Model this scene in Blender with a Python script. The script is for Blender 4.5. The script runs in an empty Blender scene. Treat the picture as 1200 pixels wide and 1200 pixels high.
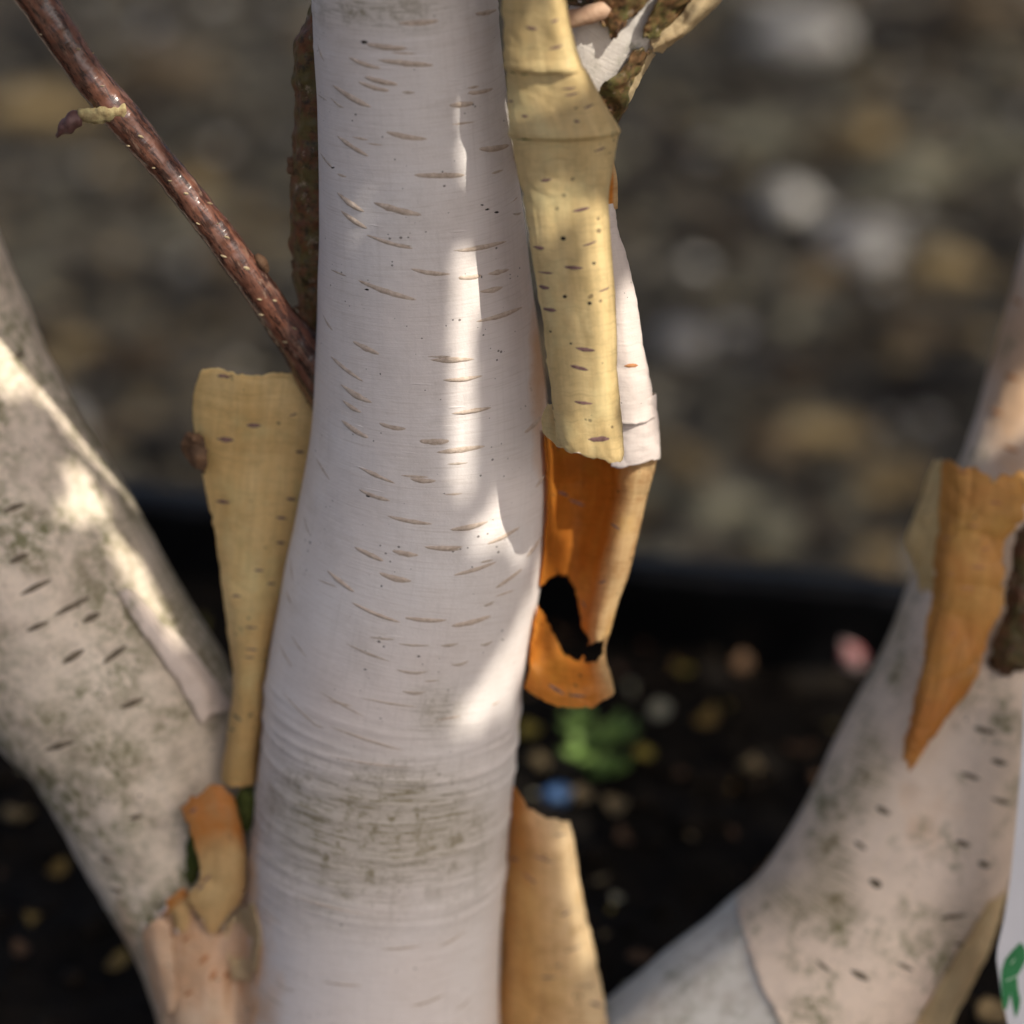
import bpy, math, random
import numpy as np
from mathutils import Vector, Matrix, noise
from mathutils.bvhtree import BVHTree

random.seed(7)
rng = np.random.default_rng(7)
scene = bpy.context.scene
COL = scene.collection
R = math.radians

# ------------------------------------------------------------------ camera
PITCH = R(28.0)
FWD = Vector((0, math.cos(PITCH), -math.sin(PITCH)))
UPV = Vector((0, math.sin(PITCH), math.cos(PITCH)))
RGT = Vector((1, 0, 0))
CAM = Vector((0, 0, 0.33)) - FWD * 1.10
K = 0.375 / 1200.0            # metres per photo pixel at 1 m
cam_data = bpy.data.cameras.new('camera')
cam = bpy.data.objects.new('camera', cam_data)
COL.objects.link(cam)
cam.location = CAM
cam.rotation_euler = (R(90) - PITCH, 0, 0)
cam_data.sensor_width = 36.0
cam_data.lens = 96.0
cam_data.clip_start = 0.05
cam_data.clip_end = 500.0
cam_data.dof.use_dof = True
cam_data.dof.focus_distance = 1.103
cam_data.dof.aperture_fstop = 2.9
cam_data.dof.aperture_blades = 9
scene.camera = cam

# ------------------------------------------------------------------ light
SUN_EL, SUN_AZ = R(50), R(-40)          # azimuth measured from +X towards +Y
LDIR = Vector((math.cos(SUN_EL) * math.cos(SUN_AZ), math.cos(SUN_EL) * math.sin(SUN_AZ), math.sin(SUN_EL)))
world = bpy.data.worlds.new('World')
scene.world = world
world.use_nodes = True
wn = world.node_tree.nodes
sky = wn.new('ShaderNodeTexSky')
sky.sky_type = 'NISHITA'
sky.sun_disc = False
sky.sun_elevation = SUN_EL
sky.sun_rotation = R(90) - SUN_AZ
sky.air_density = 0.65
sky.dust_density = 7.0
sky.ozone_density = 0.4
bg = wn['Background']
bg.inputs['Strength'].default_value = 0.14
world.node_tree.links.new(sky.outputs['Color'], bg.inputs['Color'])
sun_data = bpy.data.lights.new('sun', 'SUN')
sun_data.energy = 4.6
sun_data.angle = R(0.53)
sun_data.color = (1.0, 0.93, 0.82)
sun = bpy.data.objects.new('sun', sun_data)
COL.objects.link(sun)
sun.location = LDIR * 6
sun.rotation_euler = LDIR.to_track_quat('Z', 'Y').to_euler()

vs = scene.view_settings
vs.view_transform = 'Standard'
vs.look = 'None'
vs.exposure = 0.2
vs.gamma = 1.0
vs.use_curve_mapping = False
scene.cycles.max_bounces = 8
scene.cycles.transmission_bounces = 6
scene.cycles.transparent_max_bounces = 8

# ------------------------------------------------------------------ helpers
def W(px, py, d):
    return CAM + FWD * d + RGT * ((px - 600) * K * d) + UPV * ((600 - py) * K * d)

def DM(py):                       # depth of the main stem's axis at a photo row
    return 1.145 + 0.000139 * (py - 400)

def S(px, py, f):                 # f: pixels in front of the main stem's axis
    return W(px, py, DM(py) - f * 0.00035)

def ray_dir(px, py):
    return (FWD + RGT * ((px - 600) * K) + UPV * ((600 - py) * K)).normalized()

def project(v):
    q = v - CAM
    d = q.dot(FWD)
    return 600 + q.dot(RGT) / (K * d), 600 - q.dot(UPV) / (K * d), d

def on_plane(px, py, z):
    r = ray_dir(px, py)
    t = (z - CAM.z) / r.z
    return CAM + r * t

def tag(o, label=None, cat=None, group=None, kind=None):
    if label: o['label'] = label
    if cat: o['category'] = cat
    if group: o['group'] = group
    if kind: o['kind'] = kind
    return o

def empty(name, loc):
    o = bpy.data.objects.new(name, None)
    o.empty_display_size = 0.05
    COL.objects.link(o)
    o.location = loc
    return o

def link(name, me, parent=None, mat=None):
    o = bpy.data.objects.new(name, me)
    COL.objects.link(o)
    if mat is not None:
        if isinstance(mat, (list, tuple)):
            for m in mat: me.materials.append(m)
        elif len(me.materials) == 0:
            me.materials.append(mat)
    if parent is not None:
        o.parent = parent
        if parent.type == 'EMPTY':
            o.matrix_parent_inverse = Matrix.Translation(-parent.location)
    return o

def mesh(name, verts, faces, uvs=None, smooth=True):
    me = bpy.data.meshes.new(name)
    me.from_pydata([tuple(v) for v in verts], [], [tuple(f) for f in faces])
    if smooth:
        me.polygons.foreach_set('use_smooth', [True] * len(me.polygons))
    if uvs is not None:
        ul = me.uv_layers.new(name='UVMap')
        li = np.empty(len(me.loops), dtype=np.int32)
        me.loops.foreach_get('vertex_index', li)
        ul.data.foreach_set('uv', np.asarray(uvs, dtype=np.float32)[li].ravel())
    me.update()
    return me

def attr(me, name, values):
    a = me.attributes.new(name, 'FLOAT', 'POINT')
    a.data.foreach_set('value', np.asarray(values, dtype=np.float32))

def catmull(P, n):
    """P: (k, c) control points -> (n, c), uniform Catmull-Rom."""
    P = np.asarray(P, dtype=float)
    k = len(P)
    if k == 2:
        t = np.linspace(0, 1, n)[:, None]
        return P[0] * (1 - t) + P[1] * t
    ext = np.vstack([2 * P[0] - P[1], P, 2 * P[-1] - P[-2]])
    t = np.linspace(0, k - 1, n)
    i = np.clip(np.floor(t).astype(int), 0, k - 2)
    u = (t - i)[:, None]
    p0, p1, p2, p3 = ext[i], ext[i + 1], ext[i + 2], ext[i + 3]
    return 0.5 * ((2 * p1) + (-p0 + p2) * u + (2 * p0 - 5 * p1 + 4 * p2 - p3) * u ** 2 + (-p0 + 3 * p1 - 3 * p2 + p3) * u ** 3)

def nz(v, scale, seed=0.0):
    return noise.noise(Vector((v[0] * scale + seed, v[1] * scale - seed * 1.7, v[2] * scale + seed * 0.6)))

def tube_mesh(name, pts, segs=64, rings=160, disp=None, cap=True):
    """pts: list of (world Vector, radius). disp(theta, t, p) -> extra radius (m)."""
    arr = np.array([[p.x, p.y, p.z, r] for p, r in pts])
    C = catmull(arr, rings)
    T = np.gradient(C[:, :3], axis=0)
    T /= np.linalg.norm(T, axis=1)[:, None]
    ref = np.array([0.0, -1.0, 0.0])
    verts, uvs = [], []
    L = 0.0
    for i in range(rings):
        t = T[i]
        a = ref - t * ref.dot(t)
        a /= np.linalg.norm(a)
        ref = a
        b = np.cross(t, a)
        if i:
            L += np.linalg.norm(C[i, :3] - C[i - 1, :3])
        r0 = C[i, 3]
        for j in range(segs + 1):
            th = 2 * math.pi * j / segs - math.pi
            n = a * math.cos(th) + b * math.sin(th)
            r = r0
            if disp:
                tj = th if j < segs else -math.pi
                r += disp(tj, i / (rings - 1), C[i, :3] + n * r0)
            verts.append(C[i, :3] + n * r)
            uvs.append((th * r0, L))
    faces = []
    s = segs + 1
    for i in range(rings - 1):
        for j in range(segs):
            faces.append((i * s + j, i * s + j + 1, (i + 1) * s + j + 1, (i + 1) * s + j))
    if cap:
        for i in (0, rings - 1):
            verts.append(C[i, :3]); uvs.append((0, 0))
            c = len(verts) - 1
            for j in range(segs):
                q = (i * s + j, i * s + j + 1, c)
                faces.append(q if i else q[::-1])
    me = mesh(name, verts, faces, uvs)
    import bmesh
    bm = bmesh.new(); bm.from_mesh(me)
    bmesh.ops.recalc_face_normals(bm, faces=bm.faces)
    bm.to_mesh(me); bm.free()
    return me

def bvh_of(me):
    return BVHTree.FromPolygons([v.co.copy() for v in me.vertices], [tuple(p.vertices) for p in me.polygons])

def hit(bvhs, px, py):
    best = None
    r = ray_dir(px, py)
    for b in (bvhs if isinstance(bvhs, (list, tuple)) else [bvhs]):
        h = b.ray_cast(CAM, r)
        if h[0] is not None and (best is None or h[3] < best[2]):
            n = h[1]
            if n.dot(r) > 0: n = -n
            best = (h[0], n, h[3])
    return best

def in_poly(x, y, poly):
    c = False
    n = len(poly)
    for i in range(n):
        x1, y1 = poly[i]; x2, y2 = poly[i - 1]
        if (y1 > y) != (y2 > y) and x < (x2 - x1) * (y - y1) / (y2 - y1) + x1:
            c = not c
    return c

def sheet(name, rows, parent, mats, nu=40, nv=90, thick=0.00045, wob=0.0006, wscale=60, holes=(), rag=0.0012,
          seed=0.0, flip=False, place=None, fine=0.00018, offset=-1.0, crease=0.0009, notch=1.0):
    """rows: top-to-bottom lists of control points (px, py, f). Loft -> thin solid sheet of bark."""
    place = place or S
    cr = [catmull(np.array([tuple(place(*c)) for c in row]), nu) for row in rows]
    cr = np.array(cr)                                     # rows, nu, 3
    G = np.stack([catmull(cr[:, j, :], nv) for j in range(nu)], axis=1)    # nv, nu, 3
    dv = np.gradient(G, axis=0); du = np.gradient(G, axis=1)
    N = np.cross(du, dv)
    N /= (np.linalg.norm(N, axis=2)[:, :, None] + 1e-12)
    out = G.copy()
    ulen0 = float(np.linalg.norm(np.diff(G[nv // 2], axis=0), axis=1).sum())
    vlen0 = float(np.linalg.norm(np.diff(G[:, nu // 2], axis=0), axis=1).sum())
    for i in range(nv):
        for j in range(nu):
            p = G[i, j]
            d = wob * nz(p, wscale, seed + 3.1) + fine * nz(p, 330, seed + 9)
            uu_, vv_ = j / nu * ulen0, i / nv * vlen0
            rd = 1 - abs(noise.noise(Vector((uu_ * 95 + seed, vv_ * 22, seed * 1.3))))
            rd2 = 1 - abs(noise.noise(Vector((uu_ * 30 + vv_ * 18 + seed * 2, vv_ * 75 - uu_ * 20, seed))))
            d += crease * (0.55 * rd ** 6 + 0.6 * rd2 ** 9 - 0.3) * min(1.0, 0.35 + 0.9 * abs(noise.noise(Vector((uu_ * 20, vv_ * 20, seed + 7)))) * 2)
            out[i, j] += N[i, j] * d
            # ragged ends and sides
            e = min(i, nv - 1 - i) / nv
            if e < 0.05:
                k = (0.05 - e) / 0.05
                tv = dv[i, j] / (np.linalg.norm(dv[i, j]) + 1e-12)
                sg = 1 if i < nv / 2 else -1
                out[i, j] += tv * k * rag * (nz(p, 130, seed + 21) + 0.6 * nz(p, 420, seed + 2) + sg * notch * 2.2 * max(0.0, nz(p, 210, seed + 40) - 0.22))
            e = min(j, nu - 1 - j) / nu
            if e < 0.08:
                k = (0.08 - e) / 0.08
                tu = du[i, j] / (np.linalg.norm(du[i, j]) + 1e-12)
                sg = 1 if j < nu / 2 else -1
                out[i, j] += tu * k * rag * 0.55 * (nz(p, 110, seed + 31) + 0.5 * nz(p, 380, seed + 5) + sg * notch * 2.5 * max(0.0, nz(p, 170, seed + 44) - 0.25))
    ulen = np.cumsum(np.linalg.norm(np.diff(out, axis=1, prepend=out[:, :1]), axis=2), axis=1)
    vlen = np.cumsum(np.linalg.norm(np.diff(out, axis=0, prepend=out[:1]), axis=2), axis=0)
    ulen = ulen - ulen[:, nu // 2:nu // 2 + 1]
    verts = out.reshape(-1, 3)
    uvs = np.stack([ulen.ravel(), vlen.ravel()], axis=1)
    faces = []
    for i in range(nv - 1):
        for j in range(nu - 1):
            q = (i * nu + j, i * nu + j + 1, (i + 1) * nu + j + 1, (i + 1) * nu + j)
            if holes:
                c = Vector((out[i, j] + out[i + 1, j + 1]) / 2)
                x, y, _ = project(c)
                x += 2.2 * nz(c, 260, 4) + 1.2 * nz(c, 700, 2); y += 2.5 * nz(c, 260, 11) + 1.2 * nz(c, 700, 7)
                if any(in_poly(x, y, h) for h in holes):
                    continue
            faces.append(q)
    # normals: the middle of the sheet faces the camera unless flipped
    m = out[nv // 2, nu // 2]; nm = N[nv // 2, nu // 2]
    facing = nm.dot(np.array(CAM) - m) > 0
    # polygon winding (i,j)->(i,j+1)->(i+1,j+1): normal is du x dv
    if facing == flip:
        faces = [f[::-1] for f in faces]
    me = mesh(name, verts, faces, uvs)
    attr(me, 'tt', np.repeat(np.linspace(0, 1, nv), nu))
    attr(me, 'uu', np.tile(np.linspace(0, 1, nu), nv))
    o = link(name, me, parent, mats)
    s = o.modifiers.new('thickness', 'SOLIDIFY')
    s.thickness = thick
    s.offset = offset
    s.use_rim = True
    s.material_offset = 1 if len(mats) > 1 else 0
    s.material_offset_rim = 0
    return o, bvh_of(me)

LENT_N = 11
def lenticel(parent, bv, p0, p1, wpx, h, mat, name='lenticel', sag=0.0, pw=0.75, sink=0.00012):
    """a raised lens-shaped pore, laid on the surface the parent really has"""
    verts, faces = [], []
    P, Nn = [], []
    for k in range(LENT_N):
        t = k / (LENT_N - 1)
        x = p0[0] + (p1[0] - p0[0]) * t
        y = p0[1] + (p1[1] - p0[1]) * t + sag * math.sin(math.pi * t)
        q = hit(bv, x, y)
        if q is None: continue
        P.append(q[0]); Nn.append(q[1])
    if len(P) < 4: return None
    n = len(P)
    w0 = wpx * K * 1.1
    sd = random.uniform(0, 50)
    for k in range(n):
        t = k / (n - 1)
        tg = (P[min(k + 1, n - 1)] - P[max(k - 1, 0)]).normalized()
        b = Nn[k].cross(tg).normalized()
        prof = max(math.sin(math.pi * min(max(t, 0.0), 1.0)), 0.0) ** pw
        prof = max(prof, 0.04) * (1 + 0.25 * noise.noise(Vector((t * 5, sd, 0))))
        for s, hh in ((-1, 0), (-0.62, 0.62), (0, 1), (0.62, 0.62), (1, 0)):
            wv = w0 * 0.5 * prof * s * (1 + 0.2 * noise.noise(Vector((t * 9, sd, s))))
            verts.append(P[k] + b * wv + Nn[k] * (h * hh * prof - sink))
    for k in range(n - 1):
        for c in range(4):
            faces.append((k * 5 + c, k * 5 + c + 1, (k + 1) * 5 + c + 1, (k + 1) * 5 + c))
    me = mesh(name, verts, faces)
    import bmesh
    bm = bmesh.new(); bm.from_mesh(me)
    bm.normal_update()
    if sum(f.normal.dot(Nn[0]) for f in bm.faces) < 0:
        bmesh.ops.reverse_faces(bm, faces=bm.faces)
    bm.to_mesh(me); bm.free()
    return link(name, me, parent, mat)

# ------------------------------------------------------------------ materials
class NT:
    def __init__(s, name):
        s.m = bpy.data.materials.new(name); s.m.use_nodes = True
        s.t = s.m.node_tree; s.n = s.t.nodes; s.l = s.t.links
        s.b = s.n['Principled BSDF']; s.out = s.n['Material Output']
    def put(s, inp, v):
        if hasattr(v, 'is_output') or isinstance(v, bpy.types.NodeSocket): s.l.new(v, inp)
        elif isinstance(v, (tuple, list)) and len(v) == 3 and inp.type == 'RGBA': inp.default_value = (*v, 1)
        else: inp.default_value = v
    def uv(s):
        return s.n.new('ShaderNodeUVMap').outputs[0]
    def obj(s):
        return s.n.new('ShaderNodeTexCoord').outputs['Object']
    def at(s, name):
        a = s.n.new('ShaderNodeAttribute'); a.attribute_name = name
        return a.outputs['Fac']
    def mapping(s, vec, scale=(1, 1, 1), loc=(0, 0, 0), rot=(0, 0, 0)):
        m = s.n.new('ShaderNodeMapping'); s.l.new(vec, m.inputs[0])
        m.inputs['Scale'].default_value = scale; m.inputs['Location'].default_value = loc; m.inputs['Rotation'].default_value = rot
        return m.outputs[0]
    def noise(s, vec, scale, detail=4, rough=0.55, dist=0.0):
        n = s.n.new('ShaderNodeTexNoise'); s.l.new(vec, n.inputs['Vector'])
        n.inputs['Scale'].default_value = scale; n.inputs['Detail'].default_value = detail
        n.inputs['Roughness'].default_value = rough; n.inputs['Distortion'].default_value = dist
        return n.outputs['Fac']
    def voro(s, vec, scale, feature='F1', out='Distance', rnd=1.0):
        n = s.n.new('ShaderNodeTexVoronoi'); n.feature = feature; s.l.new(vec, n.inputs['Vector'])
        n.inputs['Scale'].default_value = scale; n.inputs['Randomness'].default_value = rnd
        return n.outputs[out]
    def ramp(s, fac, stops):
        r = s.n.new('ShaderNodeValToRGB'); s.l.new(fac, r.inputs[0])
        el = r.color_ramp.elements
        while len(el) < len(stops): el.new(0.5)
        for e, (p, c) in zip(el, stops):
            e.position = p
            e.color = (c, c, c, 1) if isinstance(c, (int, float)) else (*c, 1)
        return r.outputs['Color']
    def math(s, op, a, b=0.0, clamp=False):
        m = s.n.new('ShaderNodeMath'); m.operation = op; m.use_clamp = clamp
        s.put(m.inputs[0], a); s.put(m.inputs[1], b)
        return m.outputs[0]
    def mix(s, fac, a, b, mode='MIX'):
        m = s.n.new('ShaderNodeMix'); m.data_type = 'RGBA'; m.blend_type = mode
        s.put(m.inputs[0], fac); s.put(m.inputs[6], a); s.put(m.inputs[7], b)
        return m.outputs[2]
    def bump(s, h, strength=0.3, dist=0.001, prev=None):
        b = s.n.new('ShaderNodeBump'); s.l.new(h, b.inputs['Height'])
        b.inputs['Strength'].default_value = strength; b.inputs['Distance'].default_value = dist
        if prev is not None: s.l.new(prev, b.inputs['Normal'])
        return b.outputs[0]
    def done(s, col, rough=0.6, normal=None, spec=0.3, trans=0.0, tcol=None):
        s.put(s.b.inputs['Base Color'], col); s.put(s.b.inputs['Roughness'], rough)
        s.b.inputs['Specular IOR Level'].default_value = spec
        if normal is not None: s.l.new(normal, s.b.inputs['Normal'])
        if trans > 0:
            tr = s.n.new('ShaderNodeBsdfTranslucent'); s.put(tr.inputs['Color'], tcol if tcol is not None else col)
            mx = s.n.new('ShaderNodeMixShader'); mx.inputs[0].default_value = trans
            s.l.new(s.b.outputs[0], mx.inputs[1]); s.l.new(tr.outputs[0], mx.inputs[2])
            s.l.new(mx.outputs[0], s.out.inputs['Surface'])
        return s.m

def white_bark(name, base=(0.80, 0.745, 0.715), moss=0.0, pink=0.25, peach=True, stain=True, specks=1.0, dirt=0.25, striation=0.35, trans=0.0):
    t = NT(name)
    uv = t.uv(); ob = t.obj()
    big = t.noise(t.mapping(ob, (1, 1, 1)), 14, 5)
    col = t.mix(t.ramp(big, [(0.35, 0), (0.7, 1)]), base, tuple(c * k for c, k in zip(base, (0.93, 0.9, 0.88))))
    # pinkish thin places
    pk = t.noise(ob, 9, 3)
    col = t.mix(t.math('MULTIPLY', t.ramp(pk, [(0.45, 0), (0.75, 1)]), pink), col, (0.72, 0.55, 0.46))
    # fine striation around the stem
    st = t.noise(t.mapping(uv, (14, 420, 1)), 3.0, 5, 0.65)
    col = t.mix(t.math('MULTIPLY', t.ramp(st, [(0.5, 0), (0.78, 1)]), striation), col, (0.5, 0.43, 0.36))
    # vertical wear, faint
    vt = t.noise(t.mapping(uv, (260, 9, 1)), 2.0, 4, 0.6)
    col = t.mix(t.math('MULTIPLY', t.ramp(vt, [(0.52, 0), (0.8, 1)]), 0.28), col, (0.55, 0.5, 0.46))
    # tiny dark specks, in patches
    v = t.voro(t.mapping(uv, (260, 330, 1)), 1.0)
    sz = t.noise(uv, 45, 2)
    sp = t.math('LESS_THAN', v, t.math('MULTIPLY', t.ramp(sz, [(0.46, 0), (0.72, 1)]), 0.2 * specks))
    col = t.mix(t.math('MULTIPLY', sp, 0.8), col, (0.09, 0.075, 0.06))
    v2 = t.voro(t.mapping(uv, (60, 48, 1)), 1.0)
    sp2 = t.math('LESS_THAN', v2, t.math('MULTIPLY', t.noise(uv, 400, 3), 0.05))
    col = t.mix(t.math('MULTIPLY', sp2, 0.85 * min(1, specks)), col, (0.05, 0.045, 0.04))
    if dirt > 0:
        dn = t.noise(t.mapping(ob, (1, 1, 1)), 38, 8, 0.72)
        col = t.mix(t.math('MULTIPLY', t.ramp(dn, [(0.52, 0), (0.74, 1)]), dirt), col, (0.36, 0.3, 0.24))
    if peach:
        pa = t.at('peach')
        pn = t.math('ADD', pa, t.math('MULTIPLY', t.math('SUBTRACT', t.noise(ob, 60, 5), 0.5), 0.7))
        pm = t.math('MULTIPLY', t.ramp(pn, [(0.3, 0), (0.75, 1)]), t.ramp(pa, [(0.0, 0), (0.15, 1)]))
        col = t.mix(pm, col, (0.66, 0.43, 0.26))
    if moss > 0:
        mn = t.noise(ob, 24, 8, 0.72)
        mf = t.noise(ob, 170, 6, 0.72)
        mm = t.math('MULTIPLY', t.ramp(mn, [(0.55 - 0.17 * moss, 0), (0.66 - 0.06 * moss, 1)]), t.ramp(mf, [(0.40, 0), (0.56, 1)]))
        col = t.mix(t.math('MULTIPLY', mm, 0.9), col, (0.13, 0.135, 0.045))
        m2 = t.math('MULTIPLY', t.ramp(t.noise(ob, 75, 9, 0.78), [(0.5, 0), (0.6, 1)]), 0.45 * moss)
        col = t.mix(t.math('MINIMUM', m2, 0.85), col, (0.30, 0.235, 0.17))
    if stain:
        sa = t.at('stain')
        s1 = t.noise(t.mapping(uv, (34, 430, 1)), 1.4, 7, 0.72)
        s2 = t.noise(ob, 85, 8, 0.75)
        s4 = t.noise(t.mapping(uv, (150, 26, 1)), 1.0, 6, 0.7)
        sm = t.math('MAXIMUM', t.ramp(s1, [(0.5, 0), (0.6, 1)]), t.math('MAXIMUM', t.ramp(s2, [(0.51, 0), (0.61, 1)]), t.math('MULTIPLY', t.ramp(s4, [(0.56, 0), (0.66, 1)]), 0.8)))
        s3 = t.ramp(t.noise(ob, 420, 4, 0.7), [(0.3, 0.5), (0.55, 1)])
        fac = t.math('MULTIPLY', t.math('MULTIPLY', sm, s3), t.math('MULTIPLY', sa, 1.0, True))
        col = t.mix(fac, col, (0.135, 0.11, 0.05))
        col = t.mix(t.math('MULTIPLY', sa, 0.42, True), col, (0.33, 0.28, 0.16))
    h1 = t.noise(ob, 900, 4, 0.6)
    h2 = t.noise(t.mapping(uv, (40, 700, 1)), 1.2, 4, 0.6)
    h3 = t.noise(ob, 110, 4, 0.5)
    nrm = t.bump(h1, 0.22, 0.0006)
    nrm = t.bump(h2, 0.3, 0.0006, nrm)
    nrm = t.bump(h3, 0.25, 0.002, nrm)
    rg = t.ramp(big, [(0.3, 0.5), (0.7, 0.66)])
    return t.done(col, rg, nrm, 0.35, trans)

def peel_inner(name, c1, c2, orange=0.0, ocol=(0.55, 0.19, 0.03), trans=0.4, ends=(0, 0), mossy=0.0, uramp=None):
    """tan inner face of a peeled sheet; 'orange' tints patches; ends: orange at (top, bottom)"""
    t = NT(name)
    uv = t.uv(); ob = t.obj()
    n1 = t.noise(t.mapping(uv, (70, 14, 1)), 1.0, 5, 0.6, 0.4)
    col = t.mix(t.ramp(n1, [(0.3, 0), (0.72, 1)]), c1, c2)
    n2 = t.noise(ob, 30, 5, 0.6)
    o = t.math('MULTIPLY', t.ramp(n2, [(0.35, 0), (0.7, 1)]), orange)
    tt = t.at('tt')
    if ends[0]: o = t.math('ADD', o, t.math('MULTIPLY', t.ramp(tt, [(0.0, 1), (0.4, 0)]), ends[0]))
    if ends[1]: o = t.math('ADD', o, t.math('MULTIPLY', t.ramp(tt, [(0.45, 0), (1.0, 1)]), ends[1]))
    o = t.math('MINIMUM', o, 0.95)
    col = t.mix(o, col, ocol)
    if uramp is not None:
        col = t.mix(t.ramp(t.math('ADD', t.at('uu'), t.math('MULTIPLY', t.math('SUBTRACT', t.noise(ob, 60, 4), 0.5), 0.12)), uramp[0]), col, uramp[1])
    # fibres along the sheet, grain lines across it
    fb = t.noise(t.mapping(uv, (420, 26, 1)), 1.0, 5, 0.65, 0.3)
    col = t.mix(t.math('MULTIPLY', t.ramp(fb, [(0.45, 0), (0.75, 1)]), 0.35), col, tuple(c * 0.55 for c in c2))
    g = t.noise(t.mapping(uv, (26, 520, 1)), 1.5, 4, 0.65)
    col = t.mix(t.math('MULTIPLY', t.ramp(g, [(0.52, 0), (0.76, 1)]), 0.45), col, tuple(c * 0.5 for c in c2))
    sp = t.math('LESS_THAN', t.voro(t.mapping(uv, (210, 260, 1)), 1.0), t.math('MULTIPLY', t.ramp(t.noise(uv, 60, 2), [(0.48, 0), (0.72, 1)]), 0.33))
    col = t.mix(t.math('MULTIPLY', sp, 0.7), col, (0.12, 0.07, 0.04))
    bl = t.noise(ob, 95, 7, 0.72)
    col = t.mix(t.math('MULTIPLY', t.ramp(bl, [(0.48, 0), (0.7, 1)]), 0.5), col, tuple(c * 0.6 for c in c2))
    pa = t.noise(ob, 42, 5, 0.6)
    col = t.mix(t.math('MULTIPLY', t.ramp(pa, [(0.52, 0), (0.72, 1)]), 0.3), col, tuple(min(c * 1.25, 0.85) for c in c1))
    if mossy:
        mm = t.math('MULTIPLY', t.ramp(t.noise(ob, 110, 9, 0.75), [(0.44, 0), (0.56, 1)]), mossy)
        col = t.mix(mm, col, (0.10, 0.10, 0.03))
        col = t.mix(t.ramp(t.noise(ob, 260, 6, 0.7), [(0.5, 0), (0.66, 0.85)]), col, (0.02, 0.015, 0.01))
        col = t.mix(t.ramp(t.noise(ob, 180, 5, 0.7), [(0.6, 0), (0.7, 0.7)]), col, (0.42, 0.33, 0.24))
    nrm = t.bump(t.noise(t.mapping(uv, (18, 300, 1)), 1.5, 4), 0.3, 0.0006)
    nrm = t.bump(t.noise(ob, 160, 5), 0.35, 0.0012, nrm)
    return t.done(col, 0.5, nrm, 0.35, trans, col)

def plain(name, c1, c2, scale=60, rough=0.7, bump=0.4, bdist=0.001, spec=0.3, trans=0.0, lo=0.35, hi=0.65, bscale=None):
    t = NT(name)
    ob = t.obj()
    n = t.noise(ob, scale, 6, 0.65)
    col = t.mix(t.ramp(n, [(lo, 0), (hi, 1)]), c1, c2)
    nrm = t.bump(t.noise(ob, bscale or scale * 3, 5, 0.6), bump, bdist)
    return t.done(col, rough, nrm, spec, trans)

M = {}
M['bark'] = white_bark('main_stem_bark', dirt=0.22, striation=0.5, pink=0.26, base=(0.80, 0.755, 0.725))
M['bark_left'] = white_bark('left_stem_bark', base=(0.84, 0.73, 0.59), moss=0.8, pink=0.55, dirt=0.35, specks=1.2)
M['bark_right'] = white_bark('right_stem_bark', base=(0.85, 0.71, 0.57), moss=0.25, pink=0.6, dirt=0.22, specks=1.0)
M['bark_side'] = white_bark('side_branch_bark', base=(0.82, 0.77, 0.70), moss=0.2, pink=0.3, dirt=0.2, stain=False, peach=False)
M['bark_grey'] = white_bark('grey_stem_bark', base=(0.70, 0.69, 0.63), moss=0.55, pink=0.0, dirt=0.45, stain=False, peach=False)
M['outer'] = white_bark('peel_outer_bark', base=(0.82, 0.74, 0.69), pink=0.5, peach=False, stain=False, dirt=0.1, trans=0.1)
M['peelA'] = peel_inner('yellow_peel', (0.88, 0.72, 0.39), (0.80, 0.60, 0.27), 0.2, (0.66, 0.38, 0.12), trans=0.3)
M['peelD'] = peel_inner('tan_peel', (0.90, 0.70, 0.35), (0.78, 0.55, 0.22), 0.4, (0.70, 0.42, 0.14), trans=0.3, ends=(0, 0.6))
M['peelC'] = peel_inner('orange_peel', (0.90, 0.42, 0.07), (0.74, 0.25, 0.03), 0.5, (0.45, 0.12, 0.012), trans=0.5, uramp=([(0.5, 0), (0.72, 0.9)], (0.80, 0.62, 0.34)))
M['peelC_out'] = peel_inner('curl_outer', (0.82, 0.66, 0.40), (0.72, 0.52, 0.26), 0.2, trans=0.5)
M['peelE'] = peel_inner('brown_peel', (0.72, 0.53, 0.26), (0.64, 0.42, 0.18), 0.45, (0.52, 0.19, 0.035), trans=0.2, ends=(2.4, 0))
M['peelF'] = peel_inner('honey_peel', (0.76, 0.47, 0.18), (0.64, 0.34, 0.10), 0.5, (0.55, 0.22, 0.045), trans=0.3, ends=(0.9, 0), uramp=([(0.35, 0), (0.85, 0.85)], (0.84, 0.68, 0.42)))
M['peelG'] = peel_inner('rust_peel', (0.78, 0.46, 0.14), (0.64, 0.32, 0.075), 0.75, (0.58, 0.22, 0.045), trans=0.25, ends=(0, 1.3))
M['peach'] = peel_inner('peach_sheath', (0.78, 0.60, 0.44), (0.74, 0.48, 0.28), 0.6, (0.62, 0.29, 0.12), trans=0.12)
M['cream'] = peel_inner('cream_peel', (0.80, 0.66, 0.41), (0.72, 0.55, 0.30), 0.15, trans=0.3)
M['brownmoss'] = peel_inner('mossy_brown_bark', (0.26, 0.15, 0.07), (0.12, 0.07, 0.03), 0.4, (0.3, 0.12, 0.05), trans=0.0, mossy=0.85)
M['redbark'] = peel_inner('red_brown_bark', (0.20, 0.08, 0.035), (0.07, 0.035, 0.018), 0.4, (0.26, 0.08, 0.03), trans=0.0, mossy=0.7)
M['darkbark'] = plain('dark_bark', (0.05, 0.03, 0.018), (0.16, 0.085, 0.045), 90, 0.8, 0.8, 0.002)
M['pore'] = plain('lenticel_tan', (0.66, 0.55, 0.45), (0.46, 0.36, 0.28), 500, 0.7, 0.5, 0.0004)
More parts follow.
